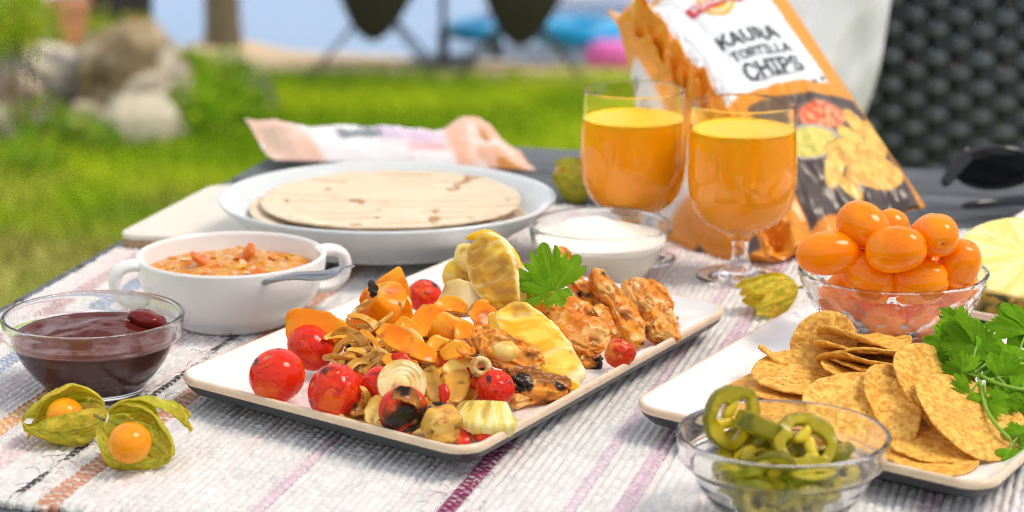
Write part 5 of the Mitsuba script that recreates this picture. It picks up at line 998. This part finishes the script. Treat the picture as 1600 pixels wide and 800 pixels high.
for i, (b, t, n_, sp_) in enumerate(CL):
    n_ = unit(np.array(n_) + rng.normal(size=3) * .28)
    b, t = np.asarray(b), np.asarray(t); d_ = t - b; sd = np.cross(n_, unit(d_)) * np.linalg.norm(d_)
    for j, (b2, t2) in enumerate(((b + d_ * .42, t + d_ * .06), (b + d_ * .36, b + d_ * .70 + sd * .52), (b + d_ * .36, b + d_ * .66 - sd * .52))):
        m, c = leaf_mesh(b2, t2, unit(n_ + rng.normal(size=3) * .22), 60 + i * 3 + j, sp_ * 1.05, .30 + .2 * (i % 3)); part(bun, 'leaf', m, 'm_leaf', True, c * rng.uniform(.8, 1.35))
    part(bun, 'stem', tube([b - d_ * .05, b + d_ * .25 - np.asarray(n_) * .001, b + d_ * .45], .0007, 6, 10), 'm_wet', True, (.20, .36, .04))
for i, pts in enumerate([(V(0.2488,-0.4320,0.0418), V(0.2481,-0.4520,0.0338), V(0.2506,-0.4700,0.0284), V(0.2583,-0.4780,0.0213)), (V(0.2492,-0.4300,0.0411), V(0.2602,-0.4250,0.0450), V(0.2783,-0.4200,0.0453)), (V(0.2658,-0.3850,0.0532), V(0.2744,-0.3850,0.0561), V(0.2967,-0.3800,0.0547)), (V(0.2477,-0.4280,0.0434), V(0.2575,-0.4400,0.0407), V(0.2848,-0.4400,0.0371)), (V(0.2453,-0.3920,0.0497), V(0.2492,-0.4100,0.0459), V(0.2492,-0.4300,0.0411)), (V(0.2369,-0.4000,0.0495), V(0.2448,-0.4150,0.0456), V(0.2498,-0.4300,0.0411)), (V(0.2771,-0.4000,0.0484), V(0.2682,-0.4200,0.0417), V(0.2516,-0.4350,0.0409))]):
    part(bun, 'stem', tube(list(pts), .0011, 8, 24), 'm_wet', True, (.22, .38, .04))

# ---- tortilla chips --------------------------------------------------------------------------
def chip(label, c, tilt, roll, r_, seed, bend=.0, spin=0.0, group=None):
    k = thing('tortilla_chip', label, 'tortilla chip', group)
    R = rot([1, 0, 0], tilt) @ rot([0, 1, 0], roll) @ rot([0, 0, 1], spin)
    m = disc(r_, .0017, .0022, seed, 22, 96, .026, lambda x, y: 1.9 * bend * x * x - .6 * bend * y * y)
    put(k, at(m, c, R), 'm_chip', True)
chip('large round chip facing the viewer behind the jalapeno bowl', V(0.1825,-0.4581,0.0305), 27, 6, .0315, 1, .10, 20)
chip('round chip lying flat at the left, behind the jalapeno bowl', V(0.1534,-0.3687,0.0172), 3, -3, .0315, 2, .07, 50)
chip('chip lying partly on the flat left chip', V(0.1640,-0.3689,0.0225), 9, 5, .0300, 3, .06, 80)
chip('small chip standing on edge at the far left of the heap', V(0.1510,-0.3450,0.0266), -8, 28, .0130, 4, .05, 0)
chip('big chip leaning back at the right under the coriander', V(0.2390,-0.4620,0.0300), 22, 20, .0325, 5, .05, 10)
chip('chip leaning behind the big right one', V(0.2259,-0.4323,0.0340), 38, 34, .0300, 6, .08, 40)
chip('bottom chip lying flat at the front edge of the plate', V(0.2164,-0.4857,0.0142), 1, 2, .0235, 7, .03, 0)
chip('chip below the big right one, just above the bottom chip', V(0.2166,-0.4711,0.0190), 8, 6, .0250, 8, .03, 60)
chip('chip standing between the large front chip and the big right one', V(0.2052,-0.4417,0.0270), 40, 38, .0270, 9, .05, 30)
chip('flat chip at the left seen through the jalapeno bowl', V(0.1398,-0.4211,0.0150), 2, 1, .0290, 10, .04, 0)
chip('flat chip under the large front chip seen through the jalapeno bowl', V(0.1662,-0.4444,0.0165), 6, 4, .0290, 11, .04, 70)
chip('lowest chip of the horizontal stack in the middle of the heap', V(0.1967,-0.3750,0.0251), -2, 9, .0255, 12, .07, 0)
chip('second lowest chip of the horizontal stack', V(0.2043,-0.3620,0.0260), -8, 6, .0260, 13, .06, 30)
chip('third chip from the bottom of the horizontal stack', V(0.1983,-0.3580,0.0290), -12, 3, .0270, 14, .09, 60)
chip('fourth chip from the bottom of the horizontal stack', V(0.2027,-0.3560,0.0329), -13, 2, .0285, 15, .08, 90)
chip('second chip from the top of the horizontal stack', V(0.1982,-0.3520,0.0351), -15, -2, .0275, 16, .10, 20)
chip('top chip of the horizontal stack sloping to the right', V(0.2001,-0.3480,0.0377), -12, 12, .0285, 17, .09, 50)
chip('round chip standing at the left end of the stack', V(0.1790,-0.3380,0.0322), 62, -28, .0205, 18, .06, 0)
chip('chip lying in the shade under the stack', V(0.1912,-0.3600,0.0160), 2, 0, .0290, 19, .04, 0)

# ---- orange tomatoes in the cut glass bowl -----------------------------------------------------
TBI = np.array([(0, 4.2), (18, 4.4), (30, 6.4), (38.6, 11), (45.6, 18), (50.6, 26), (53.4, 33), (54.4, 38), (60, 48), (80, 60)]) * .001
def settle(c, w):
    c = np.array(c, float); c[2] = max(c[2], ct[2] + .0042 + w * 1.08)
    d = (c - ct) * [1, 1, 0]; q = np.linalg.norm(d); lim = np.interp(c[2] - ct[2] - w * .35, TBI[:, 1], TBI[:, 0]) - w * .97
    return c - d * max(0, 1 - lim / max(q, 1e-6)) if q > lim else c
def ptom(label, c, L, w, ax, seed, group=None):
    k = thing('orange_tomato', label, 'tomato', group)
    m = blob(np.zeros(3), (w, w, L), None, 0, sub=5, e=2.25); v = np.array(m.vertices); n = unit(v)
    z = v[:, 2] / L
    pol = np.hypot(v[:, 0], v[:, 1]) / w
    v = v * np.stack([1 - .05 * z, 1 - .05 * z, 1 + 0 * z], 1) * (1 + .035 * (nz(n, 1.2, seed, 2) - .5))[:, None]
    v[:, 2] -= .10 * L * np.exp(-(pol / .16) ** 2) * np.sign(z)
    col = layer(n, (.89, .225, .0008), ((.91, .27, .001), .9, .40, .75, seed), ((.87, .195, .0008), 1.0, .45, .8, seed + 2), ((.84, .36, .02), 14, .72, .8, seed + 4))
    s_ = np.exp(-(pol / .075) ** 2)[:, None] * (z > 0)[:, None]; col = col * (1 - s_) + np.array((.22, .09, .01)) * s_
    put(k, at(TM(v, m.faces), c, basis(ax)), 'm_skin', True, col)
OT = [('large oval orange tomato lying at the left end of the glass bowl', V(0.1821,-0.2850,0.0731), .0195, .0128, (-.95, -.2, -.05)), ('oval orange tomato on top of the heap at the left', V(0.2068,-0.2750,0.0858), .0165, .0125, (.75, -.55, -.3)),
      ('orange tomato in the middle of the heap, the largest at the front', V(0.2249,-0.2870,0.0690), .0180, .0135, (.9, -.35, .2)), ('orange tomato at the front left, half below the rim', V(0.2055,-0.3040,0.0606), .0180, .0128, (.62, -.55, -.5)),
      ('orange tomato at the front right, half below the rim', V(0.2406,-0.3050,0.0613), .0178, .0130, (.9, -.3, .12)), ('orange tomato at the upper right showing its stem scar', V(0.2492,-0.2850,0.0793), .0135, .0122, (.05, -.95, -.15)),
      ('orange tomato at the right end of the bowl', V(0.2675,-0.2870,0.0647), .0150, .0120, (.30, -.3, .85)), ('orange tomato peeking out at the back of the heap, left of centre', V(0.2312,-0.2580,0.0794), .0140, .0115, (.4, .2, .8)),
      ('orange tomato at the back right behind the stem scar one', V(0.2435,-0.2580,0.0782), .0140, .0110, (.6, .5, .5))]
LOW = ['orange tomato below the rim at the left side of the cut glass bowl', 'orange tomato below the rim at the front left of the cut glass bowl', 'orange tomato below the rim at the front centre of the cut glass bowl', 'orange tomato below the rim at the front right of the cut glass bowl', 'orange tomato below the rim at the right side of the cut glass bowl', 'orange tomato in the hollow between the two front ones at the rim', 'orange tomato under the large left end one', 'orange tomato under the stem scar one', 'orange tomato at the back of the bowl below the heap', 'orange tomato at the back right of the bowl', 'orange tomato at the back left of the bowl']
LOWP = ((V(0.1883,-0.2900,0.0488), (.5, -.3, .8)), (V(0.2051,-0.2940,0.0350), (.9, -.3, .1)), (V(0.2256,-0.3000,0.0375), (-.5, -.5, .7)), (V(0.2477,-0.2930,0.0387), (.8, -.3, .5)), (V(0.2630,-0.2850,0.0474), (.3, -.3, .9)), (V(0.2244,-0.2750,0.0487), (1, 0, 0)), (V(0.2051,-0.2620,0.0540), (.6, .6, .2)), (V(0.2499,-0.2580,0.0529), (.8, .4, .2)), (V(0.2319,-0.2450,0.0535), (.9, .2, .1)), (V(0.2621,-0.2620,0.0658), (.3, .8, .1)), (V(0.2027,-0.2620,0.0678), (.7, .6, .2)))
ALL = [(l, p, L, w, ax, .2) for l, p, L, w, ax in OT] + [(LOW[i], p, .0150, .0116, ax, 1.0) for i, (p, ax) in enumerate(LOWP[:8])]
X = np.array([settle(a[1], a[3]) for a in ALL]); W = np.array([a[3] for a in ALL]); MOB = np.array([a[5] for a in ALL])
for _ in range(260):
    D = X[:, None] - X[None]; q = np.linalg.norm(D, axis=2) + np.eye(len(X)); over = np.clip((W[:, None] + W[None]) * 1.06 - q, 0, None) * (1 - np.eye(len(X)))
    X = X + ((D / q[..., None]) * over[..., None] * (MOB[:, None] / (MOB[:, None] + MOB[None]))[..., None]).sum(1) * .35
    X = np.array([settle(x, w) for x, w in zip(X, W)])
for i, (l, p, L, w, ax, _) in enumerate(ALL): ptom(l, X[i], L, w, ax, i)

# ---- jalapeno rings --------------------------------------------------------------------------
JC = [(.145, .13, .007), (.19, .165, .008), (.24, .20, .009)]
def jal(label, c, r_, ax, seed, w=.0021, t=.0028, group=None, seedy=True):
    k = thing('jalapeno_ring', label, 'jalapeno', group)
    R = basis(ax); m = ring(c, r_, w, t, R, .22, seed, 84, 28, 5)
    lv_ = (np.array(m.vertices) - c) @ R; a_ = np.arctan2(lv_[:, 1], lv_[:, 0]); rd = np.hypot(lv_[:, 0], lv_[:, 1])
    inn = ss(r_ + w * .3, r_ - w, rd) * (np.cos(3 * a_ + seed) * .5 + .5) ** 2 * .30 * r_
    sk = ss(r_ + w * .45, r_ + w * .80, rd / (1 + .22 * (nz(np.stack([np.cos(a_), np.sin(a_), a_ * 0], 1), 1.3, seed) - .5) * 2))[:, None]
    m = TM(c + (lv_ - np.stack([np.cos(a_) * inn, np.sin(a_) * inn, a_ * 0], 1)) @ R.T, m.faces)
    cut = layer(np.array(m.vertices), (.34, .27, .009), ((.46, .36, .02), 110, .48, .64, seed), ((.27, .22, .012), 120, .55, .7, seed + 1))
    part(k, 'wall', disp(m, .0004, 220, seed), 'm_wet', True, cut * (1 - sk) + sk * layer(np.array(m.vertices), JC[seed % 3], ((.13, .12, .008), 80, .5, .66, seed + 4)))
    if seedy:
        a0 = seed * 1.3
        for j in range(2):
            a = a0 + j * 2.2; p0 = V(math.cos(a), math.sin(a), 0) * (r_ - w * .5); p1 = V(math.cos(a + .7), math.sin(a + .7), 0) * r_ * .25; p2 = V(math.cos(a + 1.7), math.sin(a + 1.7), 0) * r_ * .45
            part(k, 'membrane', at(sweep([p0, (p0 + p1) / 2, p1, p2], [.0030, .0024, .0030, .0014], .0024, (0, 0, 1), k=22, n=12, amp=.0004, f=200, seed=seed + j), c, R), 'm_wet', True, (.62, .46, .03))
jal('large jalapeno ring standing upright at the left of the glass bowl', V(0.1081,-0.5300,0.0516), .0125, (.42, -.84, .20), 1, .0029, .0028)
jal('jalapeno ring seen edge on in the middle of the bowl', V(0.1215,-0.5380,0.0486), .0105, (.40, .30, .85), 2, .0024, .0044, None, False)
jal('jalapeno ring lying tilted on top at the right of the bowl', V(0.1422,-0.5450,0.0430), .0125, (.16, -.78, .60), 4, .0029, .0028)
rj = np.random.default_rng(17)
for i in range(36):
    a = i * 2.4; lv = i // 12; q = (.026, .033, .030)[lv] * math.sqrt((i % 12 + .6) / 12)
    c = cj + V(q * math.cos(a) * .9, q * math.sin(a) * .9, .0115 + .0092 * lv + .004 * rj.random() + (.007 * (q / .026) ** 2 if lv == 0 else 0))
    jal('olive green jalapeno ring in the heap inside the right glass bowl', c, rj.uniform(.0085, .0115), unit(V(*(rj.normal(size=3) * .5)) + V(0, -.30, .7)), 5 + i, .0025, .0024, 'jalapeno rings heaped in the bowl', i % 2 == 0)

# ---- physalis --------------------------------------------------------------------------------
def husk_lobe(R_, L, az, wid, opn, seed, twist=0.0, flare=0.0):
    """one lobe of the papery lantern: stem at the origin, axis +z, lobe at azimuth az; opn bends it outward"""
    nt_, ns_ = 46, 30
    t, s = np.meshgrid(np.linspace(0.02, 1, nt_), np.linspace(-1, 1, ns_), indexing='ij')
    rad = R_ * np.sin(np.pi * np.clip(t, 0, 1) ** .85) ** .72 * (1 - .25 * t) + R_ * .02
    hw = wid * (1 - .12 * t - .55 * ss(.72, 1, t))
    a = s * hw
    q = np.stack([t * 3, s * 1.4, s * 0 + seed * 3.3], -1)
    rad = rad * (1 + .19 * (meshkit.fbm(q, 3, seed) - .5) * 2 - .07 * np.cos(s * np.pi) * np.sin(np.pi * t)) + R_ * flare * t ** 2
    x, y, z = rad * np.cos(a), rad * np.sin(a), L * t
    o = opn * t; x, z = x * np.cos(o) + z * np.sin(o) * .9, z * np.cos(o) - x * np.sin(o) * .6
    x = x + R_ * .24 * (meshkit.fbm(q * 1.9 + 4, 3, seed + 2) - .5) * 2 * t; y = y + R_ * .25 * (meshkit.fbm(q * 1.2 + 9, 3, seed + 3) - .5) * 2 * t + twist * t ** 2 * R_
    v = np.stack([x * math.cos(az) - y * math.sin(az), x * math.sin(az) + y * math.cos(az), z], -1)
    u2 = np.stack([t * 9, s * 4.5, s * 0 + seed], -1); w_ = meshkit.fbm(u2 * .7, 2, seed) * 2.2
    net = np.minimum(np.abs(np.sin(t * 17 + w_ * 1.6 + np.abs(s) * 5)), np.abs(np.sin(s * 6 + w_ * 1.9 - t * 2)))
    vein = np.maximum(np.exp(-(net / .10) ** 2) * .75, np.exp(-(s / .05) ** 2)); vein = np.maximum(vein, np.exp(-((np.abs(s) - .97) / .04) ** 2) * .6)
    n1 = meshkit.fbm(u2, 3, seed + 5)
    col = np.array((.78, .72, .10)) * (1 - ss(.42, .6, n1))[..., None] + np.array((.56, .62, .08)) * ss(.42, .6, n1)[..., None]
    col = col * (.85 + .35 * meshkit.fbm(u2 * 2.2, 2, seed + 6))[..., None]
    br = ss(.58, .7, meshkit.fbm(u2 * .6 + 7, 3, seed + 8))[..., None] * .6; col = col * (1 - br) + np.array((.72, .46, .09)) * br
    col = col * (1 - .78 * vein[..., None]) + np.array((.20, .20, .04)) * .78 * vein[..., None]
    return TM(v.reshape(-1, 3), grid_faces(nt_, ns_)), col.reshape(-1, 3)
def physalis(label, stem, axis, xdir, R_, L, lobes, fruit, fr, seed, fcol=(.84, .27, .006), tint=(1.06, 1.0, 1.0)):
    k = thing('physalis', label, 'physalis'); B = basis(axis, xdir)
    for i, (az, wd, op, tw, fl) in enumerate(lobes):
        m, c = husk_lobe(R_, L, math.radians(az), math.radians(wd), math.radians(op), seed + i, tw, fl)
        part(k, 'husk_leaf', at(m, stem, B), 'm_husk', True, np.clip(c * np.array(tint), 0, .95))
    if fruit is not None:
        m = blob(fruit, (fr, fr, fr * .96), None, .0004, 60, seed, 4); part(k, 'fruit', m, 'm_skin', True, layer(np.array(m.vertices), fcol, ((.84, .34, .012), 70, .5, .65, 2), ((.72, .17, .004), 90, .58, .72, 4)))
    part(k, 'stem', tube([stem - unit(axis) * .006, stem, stem + unit(axis) * .002], .0010, 7, 8), 'm_food', True, (.20, .18, .04))
# left one: stem at the right, husk split open along its length, fruit peeking out of the gap
physalis('left physalis with its green husk torn open lengthwise, in front of the dark sauce', V(-0.2201,-0.4088,0.0165), (-.93, -.26, -.08), (0, -.62, .78), .0180, .046,
         [(52, 36, -9, .35, .35), (-70, 44, -1, -.1, .05), (118, 44, 3, 0, .1), (180, 48, 0, 0, 0), (240, 46, 0, 0, 0), (88, 30, -26, .5, .7)], V(-0.2418,-0.4179,0.0165), .0098, 3)
# right one: the side of the lantern towards the viewer is open
physalis('right physalis with orange fruit inside an open yellow green husk', V(-0.2169,-0.4443,0.0225), (.86, -.36, -.36), (.05, -.80, .60), .0200, .044,
         [(78, 46, 0, .1, .0), (-76, 44, 0, -.1, .05), (140, 46, 0, 0, 0), (200, 48, 0, 0, .05), (262, 42, 0, .0, .05), (-60, 26, 14, -.4, .55), (-92, 20, 8, -.3, .7)], V(-0.1989,-0.4678,0.0172), .0112, 13)
physalis('crumpled empty looking yellow physalis husk behind the chip plate, beside the right glass foot', V(0.1859,-0.1413,0.0140), (-.90, -.36, -.10), (0, -.4, .9), .0125, .040,
         [(0, 46, -8, .3, .5), (72, 60, 10, .2, .5), (144, 60, 0, 0, 0), (216, 60, 0, 0, 0), (288, 54, 12, -.2, .6)], None, .01, 23, tint=(1.2, 1.02, .9))
physalis('blurred yellow physalis husk on the table behind the left juice glass', V(0.0657,0.2043,0.0060), (-.9, -.15, .25), (0, -.4, .9), .018, .036,
         [(0, 55, 10, 0, .2), (72, 50, 14, 0, .2), (144, 60, 0, 0, 0), (216, 60, 0, 0, 0), (288, 60, 12, .2, .3)], V(0.0432,0.2171,0.0110), .0105, 33, (.62, .36, .03))

# ---- pineapple -------------------------------------------------------------------------------
k = thing('pineapple_slice', 'yellow pineapple slice with its dark rind on the plate at the right edge', 'pineapple')
pc0, Rp = V(0.3296,-0.1650,0.0330), rot([0, 0, 1], -12) @ rot([1, 0, 0], 20)
m = disc(.047, .020, .0008, 5, 26, 120, .012); m = disp(at(m, V(0, 0, 0)), .0005, 90, 3)
v = np.array(m.vertices); a = np.arctan2(v[:, 1], v[:, 0])
part(k, 'flesh', at(m, pc0, Rp), 'm_wet', True, layer(np.c_[a * .05, np.hypot(v[:, 0], v[:, 1]) * .3, v[:, 2] * .2], (.86, .68, .20), ((.90, .78, .36), 160, .45, .62, 4), ((.80, .58, .12), 220, .6, .75, 6)))
m = sweep([at(TM(np.array([[.0485 * math.cos(q), .0485 * math.sin(q), -.001]]), [[0, 0, 0]]), pc0, Rp).vertices[0] for q in np.linspace(math.radians(160), math.radians(330), 9)], .0105, .0030, [list(Rp @ V(math.cos(q), math.sin(q), 0)) for q in np.linspace(math.radians(160), math.radians(330), 9)], k=90, n=24, amp=.0022, f=120, seed=5)
part(k, 'rind', m, 'm_food', True, layer(np.array(m.vertices), (.10, .085, .015), ((.42, .25, .03), 90, .46, .6, 3), ((.03, .04, .012), 130, .52, .66, 6)))
